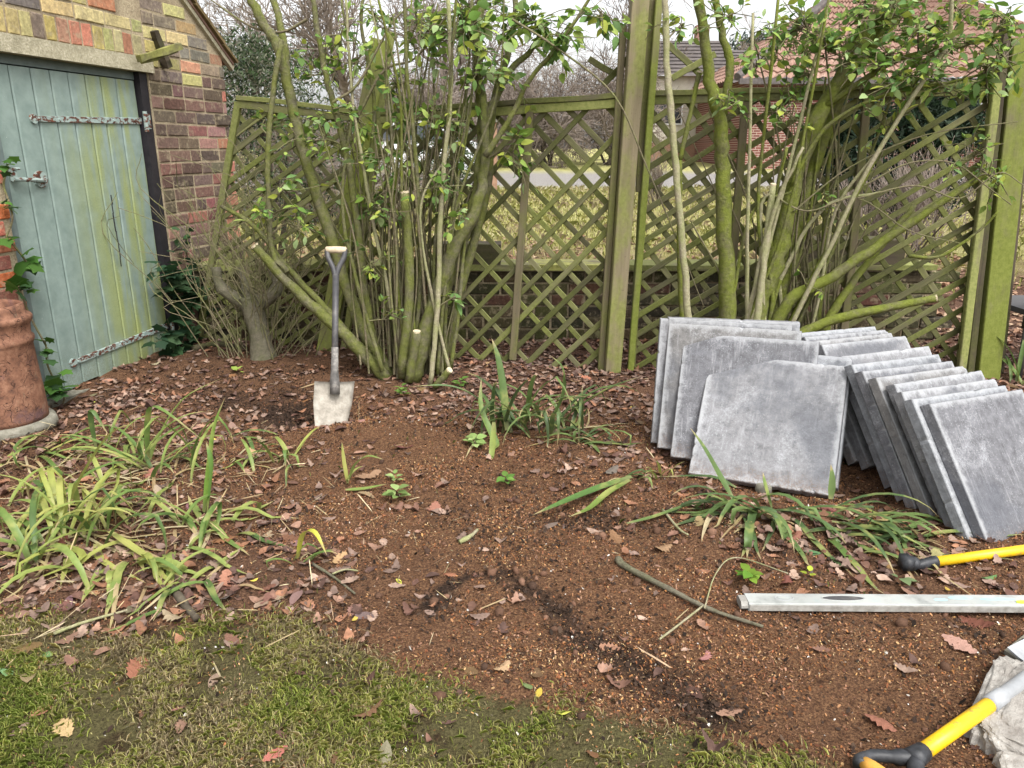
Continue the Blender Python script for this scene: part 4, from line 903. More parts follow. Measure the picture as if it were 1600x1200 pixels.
# grey stump with dry shoots by the leaning panel
stp = empty('shrub_stump', gp(412, 556), 'grey pollarded stump bristling with dry thin shoots', 'stump')
B = gp(412, 558); m = MB(); pts = [B+Vector((0, 0, -.05)), B+Vector((-.01, 0, .12)), B+Vector((-.03, 0, .28)), B+Vector((-.05, 0, .38))]; m.tube(smoothpath(pts, 4), [.095, .08, .07, .065]+[.062]*4+[.066]*4+[.07], 14, rough=.09); m.build('trunk', M['graybark'], stp, True)
random.seed(77)
for k in range(3):
    m = MB(); a = -1.2+k*1.0; e_ = B+Vector((math.sin(a)*.2-.05, .02, .55)); m.tube(smoothpath([B+Vector((-.03, 0, .3)), (B+e_)/2+Vector((math.sin(a)*.1, 0, .15)), e_], 4), [.04]*5+[.03]*4, 8, rough=.1); m.build('limb', M['graybark'], stp, True)
m = MB()
for k in range(95):
    px_ = random.gauss(405, 38); bs = gp(px_, random.uniform(545, 562)); L = random.uniform(.35, 1.15); a = random.gauss((px_-405)*.006, .28); up0 = Vector((math.sin(a), random.uniform(-.25, .1), 1.1)).normalized()
    if k % 3 == 0: bs = B+Vector((random.uniform(-.08, .06), random.uniform(-.06, .04), random.uniform(.1, .38)))
    c1_ = bs+up0*L*.4+Vector((random.gauss(0, .05), random.gauss(0, .03), 0)); c2_ = bs+up0*L*.75+Vector((random.gauss(0, .10), random.gauss(0, .05), 0)); c3_ = bs+up0*L+Vector((random.gauss(0, .16), random.gauss(0, .06), -.04))
    m.tube(smoothpath([bs, c1_, c2_, c3_], 4), [.0032]*5+[.0026]*4+[.002]*3+[.0012], 4, False)
    if random.random() < .5:
        e_ = c2_+Vector((random.gauss(0, .15), random.gauss(0, .06), random.uniform(.05, .3))); m.tube(smoothpath([c1_.lerp(c2_, .5), c2_.lerp(e_, .5)+Vector((random.gauss(0, .03), 0, 0)), e_], 3), [.002]*6+[.001], 3, False)
o = m.build('shoots', M['twig'], stp); o['kind'] = 'stuff'

# ================================================================== IVY
def ivy_mesh():
    m = MB(); out = [(0, 0), (.10, -.28), (.0, -.52), (.34, -.42), (.52, -.62), (.66, -.30), (1.0, 0), (.66, .30), (.52, .62), (.34, .42), (.0, .52), (.10, .28)]
    P = [(.35, 0, .03)]+[(x, y, -.10*(x*x+y*y)+.02*((i % 2)*2-1)) for i, (x, y) in enumerate(out)]
    m.poly(P, [(0, i+1, (i+1) % 12+1) for i in range(12)]); return m.mesh('leaf', M['leaf'], True)
IVY = ivy_mesh(); IVC = [(.025, .06, .025), (.035, .08, .03), (.05, .095, .04), (.03, .07, .035)]
def ivy(label, spots, seed, off, cols=IVC):
    random.seed(seed); p0 = wp(*spots[0][:2], off); root = empty('ivy', (p0.x, p0.y, ghf(p0.x, p0.y)), label, 'ivy'); m = MB(); prev = None
    for (x, y, rx, ry, n, sz) in spots:
        c = wp(x, y, off*.6)
        if prev is None: prev = Vector((c.x, c.y, ghf(c.x, c.y)-.02))
        m.tube(smoothpath([prev, prev.lerp(c, .5)+Vector((random.uniform(-.03, .03), 0, 0)), c], 4), [.005]*8+[.004], 5, False); prev = c
        for k in range(n):
            p = wp(x+random.gauss(0, rx*.5), y+random.gauss(0, ry*.5), off*random.uniform(.5, 1.6)); d = (SN*.5+Vector((random.gauss(0, .5), random.gauss(0, .5), random.gauss(-.5, .4)))).normalized()
            q = d.to_track_quat('X', 'Z').to_matrix().to_4x4() @ Matrix.Rotation(random.gauss(0, .5), 4, 'X') @ Matrix.Rotation(-.5, 4, 'Y')
            add('leaf', IVY, root, Matrix.Translation(p) @ q @ Matrix.Scale(sz*mpp(p)*random.uniform(.7, 1.2), 4), color=random.choice(cols))
            m.tube([c.lerp(p, .3), p], [.0018, .0012], 3, False)
    m.build('vine', M['twig'], root)
ivy('dark green ivy climbing the brick pier beside the door', [(275, 530, 26, 30, 34, 24), (285, 465, 34, 26, 40, 26), (268, 425, 22, 20, 18, 26), (300, 425, 26, 18, 16, 18), (285, 380, 20, 25, 12, 12)], 51, .06)
ivy('bright ivy trailing down the door jamb above the terracotta pot', [(88, 600, 12, 18, 10, 26), (72, 540, 8, 20, 6, 20), (30, 450, 18, 10, 10, 22), (42, 410, 14, 8, 5, 26), (10, 370, 12, 8, 4, 24), (14, 315, 12, 12, 5, 20), (12, 262, 12, 14, 6, 18)], 52, .05, [(.05, .13, .02), (.08, .18, .03), (.04, .09, .03)])

# ================================================================== TERRACOTTA CHIMNEY POT
pc = Vector((-2.245, 3.22, 0)); pz = ghf(pc.x, pc.y)-.01
pot = empty('chimney_pot', (pc.x, pc.y, pz), 'old cracked terracotta chimney pot with chipped rim beside the door', 'chimney pot')
PM = Matrix.Translation((pc.x, pc.y, pz+.05)) @ Matrix.Scale(.94, 4)
chip = lambda a, z: (-.04*max(0, math.sin(a*3+1.1))**6 if z > .40 else 0)+.006*math.sin(a*2)
m = MB(); m.lathe([(.02, .0), (.172, .0), (.172, .02), (.170, .12), (.164, .25), (.161, .355), (.166, .365), (.171, .375), (.170, .39), (.160, .40), (.163, .44), (.168, .455), (.176, .468), (.178, .482), (.172, .492), (.154, .494), (.153, .515), (.150, .542), (.140, .545), (.132, .53), (.128, .45), (.135, .2), (.02, .05)], 56, wob=chip)
m.build('body', M['terracotta'], pot, True, M=PM)
m = MB(); m.lathe([(.02, .0), (.185, .0), (.19, .02), (.185, .045), (.172, .05), (.02, .051)], 30, wob=lambda a, z: .03*math.sin(a*3)+.02*math.sin(a*7)); m.build('stone_base', M['stone'], pot, True, M=Matrix.Translation((pc.x, pc.y, pz)))

# ================================================================== PAVING SLABS
SS, ST = .54, .038
def slabmesh(seed):
    random.seed(seed); m = MB(); n = 44; b = .0035; rows = []
    loop = []
    for e in range(4):
        for i in range(n):
            t = i/n; p = [(t, 0), (1, t), (1-t, 1), (0, 1-t)][e]; ch = (random.random()**22)*.005+random.uniform(0, .0005)
            cx, cy = p[0]-.5, p[1]-.5; L = max(abs(cx), abs(cy)); loop.append((p[0]*SS-cx*ch/max(L, .1), p[1]*SS-cy*ch/max(L, .1), ch))
    N = len(loop); P = []
    for (z, ins) in ((ST/2, b), (ST/2-b, 0), (-ST/2+b, -.004), (-ST/2, -.001)):
        for (x, y, ch) in loop:
            cx, cy = x-SS/2, y-SS/2; s = 1-2*ins/SS; P.append((SS/2+cx*s, SS/2+cy*s, z-(ch*.6 if z > 0 else 0)))
    F = []
    for r in range(3): F += [(r*N+i, (r+1)*N+i, (r+1)*N+(i+1) % N, r*N+(i+1) % N) for i in range(N)]
    # faces: grid-free fans around centre
    q0 = len(P); P += [(SS/2+(x-SS/2)*(1-.045), SS/2+(y-SS/2)*(1-.045), ST/2) for x, y, ch in loop]; P += [(SS/2, SS/2, ST/2), (SS/2, SS/2, -ST/2)]; c1, c2 = len(P)-2, len(P)-1
    F += [(c1, q0+i, q0+(i+1) % N) for i in range(N)]+[(q0+i, i, (i+1) % N, q0+(i+1) % N) for i in range(N)]+[(c2, 3*N+(i+1) % N, 3*N+i) for i in range(N)]
    m.poly(P, F); return m.mesh('paving_slab', M['slab'])
SMS = [slabmesh(300+i) for i in range(6)]
def slab(P, yaw, lean, roll, label, group, col, k):
    e = Vector((math.cos(yaw), math.sin(yaw), 0)); b = Vector((-math.sin(yaw), math.cos(yaw), 0)); u = b*math.sin(lean)+Vector((0, 0, 1))*math.cos(lean)
    ex = e*math.cos(roll)+u*math.sin(roll); ey = -e*math.sin(roll)+u*math.cos(roll); ez = ex.cross(ey)
    Mx = Matrix(((ex.x, ey.x, ez.x, P.x), (ex.y, ey.y, ez.y, P.y), (ex.z, ey.z, ez.z, P.z), (0, 0, 0, 1))) @ Matrix.Translation((0, 0, -ST/2))
    o = add('paving_slab', SMS[k % 6], None, Mx, color=col); return tag(o, label, 'slab', group)
GS = [(.165, .165, .17), (.12, .12, .128), (.185, .185, .19), (.145, .14, .135), (.165, .172, .182)]
ordn = ['second', 'third', 'fourth', 'fifth', 'sixth', 'seventh', 'eighth', 'ninth', 'tenth', 'eleventh', 'twelfth']
random.seed(61)
# left stack: front slab reclines, the ones behind stand steeper
LS = [((.705, 2.835), -23.5, 39.5), ((.742, 2.885), -23.0, 36.0), ((.655, 2.955), -19, 29.5), ((.615, 3.035), -16, 22.5), ((.600, 3.10), -14, 16.5), ((.655, 3.135), -11, 11)]
for i, ((x, y), yw, ln) in enumerate(LS):
    lab = 'grey slab facing the lawn at the front of the stack under the spreading shrub' if i == 0 else f'grey slab {ordn[i-1]} from the front in the stack of six under the spreading shrub'
    slab(Vector((x, y, ghf(x+.2, y)+.018+.004*i)), rad(yw), rad(ln), rad(random.uniform(-.6, .6)), lab, 'stack of six slabs', GS[(i*2+2) % 5], i)
TRs = [(1596, 616), (1572, 611), (1549, 599), (1540, 587), (1508, 578), (1484, 569), (1468, 559), (1450, 547), (1416, 530), (1399, 526), (1390, 519), (1376, 515)]
f0 = Vector((1.570, 2.222, -.03)); yaw0, lean0, roll0 = rad(29), rad(36), rad(-3.0)
def slabTR(P, yaw, lean, roll):
    e = Vector((math.cos(yaw), math.sin(yaw), 0)); b = Vector((-math.sin(yaw), math.cos(yaw), 0)); u = b*math.sin(lean)+Vector((0, 0, 1))*math.cos(lean)
    return P+SS*((e*math.cos(roll)+u*math.sin(roll))+(-e*math.sin(roll)+u*math.cos(roll)))
T0 = slabTR(f0, yaw0, lean0, roll0)
# each slab leans on the one behind it: step back along the normal direction, sideways drift from the photograph
bk = Vector((-math.sin(yaw0), math.cos(yaw0), 0)); ed = Vector((math.cos(yaw0), math.sin(yaw0), 0)); cum = 0.0
for i, px in enumerate(TRs):
    zt = T0.z+.006*i; Q = onz(px[0], px[1], zt); Q0 = Q if i == 0 else Q0; dlt = Vector((Q.x-Q0.x, Q.y-Q0.y, 0)); back = max(dlt.dot(bk), cum); cum = back+ST/math.cos(lean0)+.004
    P = f0+bk*back+ed*dlt.dot(ed)*.9+Vector((0, 0, .006*i))
    lab = 'grey slab at the front of the long fanned row behind the yellow handle' if i == 0 else f'grey slab {ordn[i-1]} from the front in the long fanned row of slabs'
    slab(P, yaw0+rad(random.uniform(-1.5, 1.5)), lean0, roll0+rad(random.uniform(-.5, .5)), lab, 'long fanned row of slabs', GS[(i*3+1) % 5], i+3)

# ================================================================== UPRIGHT SHOVEL
B = gp(522, 664); TIP = B+Vector((0, 0, -.03)); TOPS = at(526, 392, B.y+.33)
ax = (TOPS-TIP).normalized(); sh = empty('shovel', (B.x, B.y, B.z), 'upright shovel with cement-crusted blade and D-shaped wooden grip stuck in earth', 'shovel')
ey = Vector((0, -1, 0)); ey = (ey-ax*ey.dot(ax)).normalized(); exx = ey.cross(ax)
if exx.x < 0: exx = -exx
tw_ = rad(-5); exx2 = exx*math.cos(tw_)+ey*math.sin(tw_)
H_ = (TOPS-TIP).length
def sp(u, v, wv): return TIP+ax*u+exx2*v+ey*wv
def tpx(px, py):        # point on the tool plane under a pixel
    d = ray(px, py); t = (TIP-CC).dot(ey)/d.dot(ey); P = CC+d*t; return (P-TIP).dot(ax), (P-TIP).dot(exx)
bt = tpx(528, 596)[0]; bw = (tpx(560, 596)[1]-tpx(499, 596)[1])
m = MB(); P = []; F = []; nu, nv = 12, 9
for i in range(nu+1):
    t = i/nu; u = -.045+(bt+.045)*t
    wd = bw*.5*(.62+.30*min(1, t*1.6)**.8+.08*t) if t < .995 else bw*.5
    for j in range(nv+1):
        s_ = j/nv*2-1; jag = random.uniform(-.012, .012)*(t < .2)
        P.append(sp(u+jag, s_*wd+(.02*(1-t)*-1), -.022*(1-s_*s_)*(.4+.6*t)+.012*s_*s_+random.uniform(-.001, .001)))
for i in range(nu): F += [(i*(nv+1)+j, i*(nv+1)+j+1, (i+1)*(nv+1)+j+1, (i+1)*(nv+1)+j) for j in range(nv)]
b0_ = len(P); P += [p-ey*.004 for p in P]; F += [tuple(b0_+k for k in f[::-1]) for f in F[:nu*nv]]
rim = [j for j in range(nv+1)]+[i*(nv+1)+nv for i in range(1, nu+1)]+[nu*(nv+1)+j for j in range(nv-1, -1, -1)]+[i*(nv+1) for i in range(nu-1, 0, -1)]
F += [(rim[k], rim[(k+1) % len(rim)], rim[(k+1) % len(rim)]+b0_, rim[k]+b0_) for k in range(len(rim))]
m.poly(P, F); m.build('blade', M['blade'], sh, True)
m = MB(); m.tube([sp(bt-.06, 0, .0), sp(bt, 0, .008), sp(bt+.05, 0, .012), sp(bt+.16, 0, .012)], [.024, .023, .018, .0165], 12); m.build('socket', m_simple('splashed_steel', (.05, .048, .045), (.16, .15, .14), 30, .7, .3, .5, .004, c3=(.42, .39, .35)), sh, True)
hy = tpx(524, 440)[0]; hb = tpx(524, 430)[0]
m = MB(); m.tube([sp(bt+.12, 0, .012), sp((bt+hb)/2, 0, .012), sp(hb, 0, .012)], [.0155, .0155, .0155], 12); m.build('shaft', M['shaft'], sh, True)
gw = (tpx(541, 393)[1]-tpx(512, 393)[1])/2
m = MB()
for s_ in (-1, 1): m.tube(smoothpath([sp(hb-.02, 0, .012), sp(hb+.03, s_*.012, .012), sp(hb+.075, s_*gw*.75, .012), sp(H_-.02, s_*gw*.9, .012), sp(H_+.005, s_*gw*.92, .012)], 4), [.013]*17, 8)
m.build('yoke', M['shaft'], sh, True)
m = MB(); m.tube([sp(H_, -gw*1.08, .012), sp(H_+.001, -gw, .012), sp(H_+.002, 0, .012), sp(H_+.001, gw, .012), sp(H_, gw*1.08, .012)], [.012, .016, .017, .016, .012], 12); m.build('grip', M['grip'], sh, True)

# ================================================================== SPIRIT LEVEL (lying on its side)
A = onz(1158, 958, .012); Bv = Vector((1, -.012, 0)).normalized(); Pv = Vector((-Bv.y, Bv.x, 0)); LL = 1.2; z0 = ghf(A.x+.2, A.y)+.004
for k in range(8): z0 = max(z0, ghf(A.x+k*.12, A.y+.03)+.002)
LVM = Matrix(((Bv.x, Pv.x, 0, A.x), (Bv.y, Pv.y, 0, A.y), (0, 0, 1, z0), (0, 0, 0, 1)))
lev = add('spirit_level', None, None, LVM); tag(lev, 'long scuffed aluminium spirit level lying flat on the mulch', 'spirit level')
def rbox(x0, x1, y0, y1, z0_, z1_, b=.003):
    m = MB(); P = []; prof = [(y0+b, z0_), (y1-b, z0_), (y1, z0_+b), (y1, z1_-b), (y1-b, z1_), (y0+b, z1_), (y0, z1_-b), (y0, z0_+b)]
    n = 8; segs = 12
    for i in range(segs+1): P += [(x0+(x1-x0)*i/segs, y, z) for y, z in prof]
    F = [tuple(range(n))[::-1], tuple(range(segs*n, segs*n+n))]
    for i in range(segs): F += [(i*n+k, i*n+(k+1) % n, (i+1)*n+(k+1) % n, (i+1)*n+k) for k in range(n)]
    m.poly(P, F); return m
rbox(.02, LL-.02, 0, .054, 0, .026).build('body', M['alu'], lev, M=LVM)
rbox(.0, .0195, .002, .052, .001, .025, .008).build('end_cap', M['grout'], lev, M=LVM); rbox(LL-.0195, LL, .002, .052, .001, .025, .008).build('end_cap', M['grout'], lev, M=LVM)
rbox(.022, LL-.022, -.0025, -.0002, .004, .022, .0005).build('front_edge', M['grout'], lev, M=LVM)
def disc(cx, cy, rx, ry, z, h, n=28):
    m = MB(); P = [(cx+rx*math.cos(2*math.pi*k/n), cy+ry*math.sin(2*math.pi*k/n), z) for k in range(n)]; P += [(p[0], p[1], z+h) for p in P]
    m.poly(P, [tuple(range(n))[::-1], tuple(range(n, 2*n))]+[(k, (k+1) % n, (k+1) % n+n, k+n) for k in range(n)]); return m
def ring(cx, cy, rx, ry, z, r):
    m = MB(); n = 28; pts = [(cx+rx*math.cos(2*math.pi*k/n), cy+ry*math.sin(2*math.pi*k/n), z) for k in range(n+1)]; m.tube(pts, [r]*(n+1), 6, False); return m
ring(.125, .029, .026, .012, .026, .0015).build('vial_ring', M['steel'], lev, M=LVM); disc(.125, .029, .018, .008, .0255, .002).build('vial_cover', M['alu'], lev, M=LVM)
ring(.29, .029, .060, .013, .026, .0016).build('hand_hole_rim', M['alu'], lev, M=LVM); disc(.29, .029, .057, .0115, .0252, .0012).build('hand_hole', M['shaft'], lev, M=LVM)
disc(.78, .014, .018, .006, .0255, .004).build('vial', M['vial'], lev, M=LVM)
for (cx, cy, rx, ry) in ((.62, .035, .035, .008), (.72, .03, .05, .006), (.56, .025, .02, .006)): disc(cx, cy, rx, ry, .0261, .0003, 11).build('paint_smear', M['bluepaint'], lev, M=LVM)

# ================================================================== YELLOW-HANDLED TOOLS
A = gp(1420, 893, .022); B2 = gp(1640, 866, .03); d = (B2-A).normalized(); side = Vector((-d.y, d.x, 0)); t1 = empty('yellow_handle', gp(1440, 896), 'yellow tool handle with black crooked end lying by the fanned row', 'tool')
A2 = A+d*.085
m = MB(); m.tube([A2, A2+d*.3, A2+d*.75], [.0155, .0155, .0155], 16); m.build('shaft', M['yellow'], t1, True)
m = MB(); m.tube(smoothpath([A-d*.012+side*.012+Vector((0, 0, .012)), A+d*.01+Vector((0, 0, .004)), A+d*.03+Vector((0, 0, -.004)), A2-d*.02, A2+d*.006], 4), [.021]*3+[.022]*3+[.013]*3+[.016]*5+[.018]*2+[.0185], 14, rough=.03)
m.box(A-d*.018+Vector((0, 0, .012)), (.03, .045, .038), jit=.004); m.build('black_end', M['black'], t1, True)
# D-handled yellow spade
S0 = onz(1432, 1182, .045); S1 = onz(1556, 1094, .05); d = (S1-S0).normalized(); side = Vector((-d.y, d.x, 0)).normalized()
sp2 = empty('garden_spade', (S0.x, S0.y, ghf(S0.x, S0.y)), 'yellow shafted spade with black D handle lying beside broken concrete', 'spade')
LN = (S1-S0).length
m = MB(); m.tube([S0+d*.0, S0+d*LN*.5, S0+d*LN], [.0165, .0165, .0165], 18); m.build('shaft', M['yellow'], sp2, True)
m = MB(); m.tube([S0+d*(LN-.03), S0+d*(LN+.025), S0+d*(LN+.03), S0+d*(LN+.25)], [.0195, .0195, .0165, .0175], 16); m.build('socket', M['steel'], sp2, True)
m = MB(); bl0 = S0+d*(LN+.22); P = []
for i in range(9):
    t = i/8
    for j in range(7):
        q = j/6*2-1; P.append(bl0+d*(t*.28)+side*(q*.085)+Vector((0, 0, -.02*(1-q*q)*(1-t*.5)+.0-.03*t)))
F = [(i*7+j, i*7+j+1, (i+1)*7+j+1, (i+1)*7+j) for i in range(8) for j in range(6)]; n0_ = len(P); P += [p-Vector((0, 0, .004)) for p in P]; F += [tuple(n0_+k for k in f[::-1]) for f in list(F)]; m.poly(P, F); m.build('blade', M['steel'], sp2, True)
m = MB(); m.tube([S0+d*.025, S0-d*.02], [.0195, .024], 14)
gA = S0-d*.105
for s_ in (-1, 1): m.tube(smoothpath([S0-d*.005, S0-d*.035+side*s_*.02, S0-d*.07+side*s_*.048, gA+side*s_*.056, gA-d*.012+side*s_*.05], 4), [.017]*5+[.013]*6+[.014]*6, 10)
m.build('yoke', M['black'], sp2, True)
og = m_simple('orange_grip', (.50, .25, .04), (.66, .36, .08), 30, .6)
m = MB(); m.tube([gA+side*.05, gA+side*.03, gA, gA-side*.03, gA-side*.05], [.013, .016, .017, .016, .013], 12); m.build('grip', og, sp2, True)
# broken concrete and an offcut
def rock(name, c, size, seed, mat, label, cat, sub=3, sq=.4):
    import bmesh
    bm = bmesh.new(); bmesh.ops.create_icosphere(bm, subdivisions=sub, radius=1)
    for v in bm.verts:
        p = v.co.normalized(); q = Vector((math.copysign(abs(p.x)**sq, p.x), math.copysign(abs(p.y)**sq, p.y), math.copysign(abs(p.z)**sq, p.z)))
        k = 1+.28*(float(fbm(p.x*2.1+seed, p.y*2.1+p.z*1.7, seed))-.5)+.12*(float(fbm(p.x*7+seed, p.y*7+p.z*5, seed+3))-.5)
        v.co = Vector((q.x*size[0], q.y*size[1], q.z*size[2]))*k
    me = bpy.data.meshes.new(name); bm.to_mesh(me); bm.free(); me.materials.append(mat); o = add(name, me, None, Matrix.Translation(Vector(c)) @ Matrix.Rotation(seed, 4, 'Z'))
    return tag(o, label, cat)
c = onz(1640, 1130, .02); rock('concrete_lump', (c.x+.03, c.y, ghf(c.x, c.y)+.02), (.19, .16, .05), 4, M['rubble'], 'rough pale lump of broken concrete beside the spade socket', 'rubble', 5)
c = onz(1650, 1215, .02); rock('concrete_lump', (c.x, c.y-.02, ghf(c.x, c.y)+.01), (.11, .06, .03), 9, M['rubble'], 'smooth whitish concrete chunk in front of the rough lump', 'rubble', 4)
c = gp(1192, 771); rock('pale_stone', (c.x, c.y, c.z+.02), (.030, .018, .024), 12, M['stone'], 'small pale green stone resting against the front slab', 'stone', 3, .7)
A = gp(1568, 1022, .012); off = empty('metal_offcut', (A.x, A.y, A.z-.01), 'pale flat board corner with dark notch lying on the mulch', 'offcut')
m = MB(); Pq = [A, gp(1605, 1050, .014), gp(1690, 1010, .02), gp(1660, 960, .022), gp(1605, 995, .018)]; P = [p.copy() for p in Pq]+[p-Vector((0, 0, .012)) for p in Pq]
m.poly(P, [tuple(range(5)), tuple(range(5, 10))[::-1]]+[(k, (k+1) % 5, (k+1) % 5+5, k+5) for k in range(5)]); m.build('board', M['stone'], off)
m = MB(); cq = gp(1596, 1014, .0175); m.tube([cq+Vector((-.012, 0, -.002)), cq+Vector((.01, .01, -.001)), cq+Vector((.05, .0, .002))], [.003, .008, .004], 6); m.build('notch', M['jamb'], off)
# garden chair whose edge shows past the end post
cb = gp(1612, 590); ch = empty('garden_chair', (cb.x+.25, cb.y+.2, cb.z), 'dark grey plastic garden chair at the edge past the end post', 'chair')
X0, Y0, Z0 = cb.x-.075, cb.y, cb.z
for (dx, dy) in ((0, 0), (.46, 0), (0, .45), (.46, .45)): m = MB(); m.tube([(X0+dx, Y0+dy, Z0-.01), (X0+dx+(.01 if dx else -.01), Y0+dy, Z0+.36)], [.017, .022], 10); m.build('leg', M['plastic'], ch, True)
m = MB(); m.box((X0+.23, Y0+.22, Z0+.365), (.50, .50, .03), jit=.002); m.build('seat', M['plastic'], ch)
m = MB(); P = []; nn = 14
for i in range(nn+1):
    a = math.pi*i/nn; 
    for (k_, yy) in ((1, 0), (1, .035)): P.append((X0+.23-math.cos(a)*.27, Y0-.03+yy, Z0+.40+.33*math.sin(a)**.35))
b_ = [(X0-.04, Y0-.03, Z0+.28), (X0-.04, Y0+.005, Z0+.28), (X0+.50, Y0-.03, Z0+.28), (X0+.50, Y0+.005, Z0+.28)]; P = b_[:2]+P+b_[2:]; n2 = len(P)//2
F = [tuple(2*i for i in range(n2)), tuple(2*i+1 for i in range(n2))[::-1]]+[(2*i, 2*i+1, 2*((i+1) % n2)+1, 2*((i+1) % n2)) for i in range(n2)]; m.poly(P, F); m.build('backrest', M['plastic'], ch, True)

# ================================================================== STRAP-LEAVED PLANTS
IG = [(.11, .18, .045), (.15, .23, .06), (.21, .28, .075), (.09, .15, .045), (.27, .32, .09)]; IY = [(.31, .34, .085), (.37, .38, .11), (.25, .31, .08)]; ID = [(.42, .33, .18), (.36, .26, .14), (.50, .42, .26)]
IB = [(.085, .14, .05), (.11, .175, .055), (.14, .205, .065), (.075, .115, .045)]
def ribbon(pts, wd, fold=.25, tip=.0):
    pts = smoothpath(pts, 4) if len(pts) < 8 else [Vector(p) for p in pts]; N = len(pts); P = []; F = []; side = None
    for i, p in enumerate(pts):
        t = (pts[min(i+1, N-1)]-pts[max(i-1, 0)]).normalized(); s = t.cross(Vector((0, 0, 1)))
        if s.length < .15: s = side or Vector((1, 0, 0))
        s = s.normalized()
        if side is not None:
            if s.dot(side) < 0: s = -s
            s = (s*.4+side*.6).normalized()
        side = s; u = s.cross(t).normalized(); q = i/(N-1); w2 = wd*.5*(.55+.45*min(1, q*4))*max(tip, (1-q**3.2))
        P += [p-s*w2+u*w2*fold, p-u*w2*.15, p+s*w2+u*w2*fold]
    for i in range(N-1):
        for k in (0, 1): F.append((i*3+k, i*3+k+1, i*3+4+k, i*3+3+k))
    m = MB(); m.poly(P, F); m.along = [i/(N-1) for i in range(N) for _ in range(3)]; return m
def iris_leaf(root, base, az_, el_, L, droop, wd, col, name='leaf', kink=None):
    p = Vector(base)+Vector((0, 0, -.01)); pts = [p.copy()]; e = el_; n = 9; a = az_
    for i in range(n):
        p = p+Vector((math.cos(a)*math.cos(e), math.sin(a)*math.cos(e), math.sin(e)))*(L/n); e -= droop*(.4+1.2*i/n)/n*2; a += random.gauss(0, .04)
        if kink and i == kink: e -= random.uniform(.8, 1.5)
        g = ghf(p.x, p.y)+.008
        if p.z < g: p.z = g; e = max(e, -.05)
        pts.append(p.copy())
    ribbon(pts, wd).build(name, M['iris'], root, True, color=col)
def iris(label, px, py, n, L, spread, droop, cols, dead=3, wd=.018, jit=.05, az0=None, azr=math.pi, name='iris_plant'):
    b = gp(px, py); root = empty(name, b, label, 'plant', 'strap-leaved plants in the bed')
    for k in range(n+dead):
        isd = k >= n; a = random.uniform(-math.pi, math.pi) if az0 is None else az0+random.uniform(-azr, azr); bb = b+Vector((random.gauss(0, jit), random.gauss(0, jit), 0)); bb.z = ghf(bb.x, bb.y)
        iris_leaf(root, bb, a, random.uniform(spread[0], spread[1]) if not isd else random.uniform(.1, .6), 1.15*L*random.uniform(.6, 1.15)*(.8 if isd else 1), droop*random.uniform(.5, 1.5)+(.8 if isd else 0), 1.3*wd*random.uniform(.7, 1.2)*(.6 if isd else 1),
                  random.choice(ID if isd else cols), 'dead_leaf' if isd else 'leaf', kink=random.choice([None, None, None, 4, 5]))
    return root
def trace(root, pix, Y0, Y1, wpx, col, name='leaf'):
    n = len(pix); P = [at(x, y, Y0+(Y1-Y0)*i/(n-1)) for i, (x, y) in enumerate(pix)]
    for p in P: p.z = max(p.z, ghf(p.x, p.y)+.006)
    ribbon(P, 1.25*wpx*mpp(P[0])).build(name, M['iris'], root, True, color=col)
random.seed(91)
r = iris('sprawling yellow-green strap-leaved clump at the lawn edge by the terracotta pot', 110, 835, 44, .36, (.5, 1.4), 1.5, IY+IG[:4], 22, .016, .085)
trace(r, [(95, 850), (120, 760), (170, 680), (215, 660)], 2.25, 2.2, 9, IY[0])
for pp in ([(100, 860), (60, 920), (40, 965)], [(150, 850), (165, 900), (235, 948)], [(70, 850), (130, 870), (48, 968)], [(110, 850), (110, 900), (100, 945)], [(170, 830), (230, 870), (290, 905)]): trace(r, pp, 2.2, 1.98, 10, random.choice(IY))
r = iris('strap-leaved clump with one tall upright blade beside the sprawling clump', 320, 822, 14, .30, (.4, 1.2), 1.4, IG, 8, .017, .05)
trace(r, [(322, 822), (327, 740), (335, 670), (352, 620)], 2.42, 2.5, 13, (.17, .29, .05)); trace(r, [(326, 820), (331, 730), (322, 690)], 2.4, 2.45, 9, (.13, .24, .05))
r = iris('loose strap-leaved clump with arching blades below the shed door', 240, 735, 20, .34, (.5, 1.3), 1.2, IG, 12, .016, .08)
trace(r, [(235, 735), (245, 690), (285, 625), (348, 590)], 2.85, 2.95, 9, IG[2]); trace(r, [(233, 735), (231, 660), (245, 636), (320, 690)], 2.85, 2.75, 8, IG[1]); trace(r, [(150, 700), (142, 640), (170, 680)], 2.9, 2.85, 7, IG[3])
iris('withered strap-leaved tuft at the foot of the terracotta pot', 45, 720, 10, .34, (.2, .9), 1.2, IY+IG[:2], 12, .016, .09)
iris('straw-coloured strap-leaved tuft behind the sprawling clump', 110, 765, 8, .30, (.2, .9), 1.3, IY, 16, .015, .10)
iris('thin strap-leaved tuft on bare soil just before the door step', 195, 690, 9, .25, (.5, 1.2), 1.2, IG, 8, .012, .08)
iris('green strap-leaved tuft between the tall blade and the dug soil', 385, 720, 11, .24, (.3, 1.2), 1.2, IG, 7, .013, .08)
iris('small leaning strap-leaved sprout at the edge of the dug soil', 447, 712, 4, .18, (.5, 1.1), .8, IG[:2]+IY, 2, .014, .02)
iris('drooping yellow-green strap leaves spilling over dead leaves at the lawn edge', 215, 870, 14, .28, (.2, .9), 1.5, IY+IG[1:3], 5, .019, .06, -1.3, 1.2)
iris('low strap-leaved tuft among oak leaves beside the sprawling clump', 290, 905, 8, .22, (.2, .8), 1.3, IG, 4, .015, .06)
iris('trailing strap-leaved tuft on the lawn edge furthest from the slabs', 20, 850, 14, .30, (.2, 1.0), 1.3, IY+IG, 6, .015, .07)
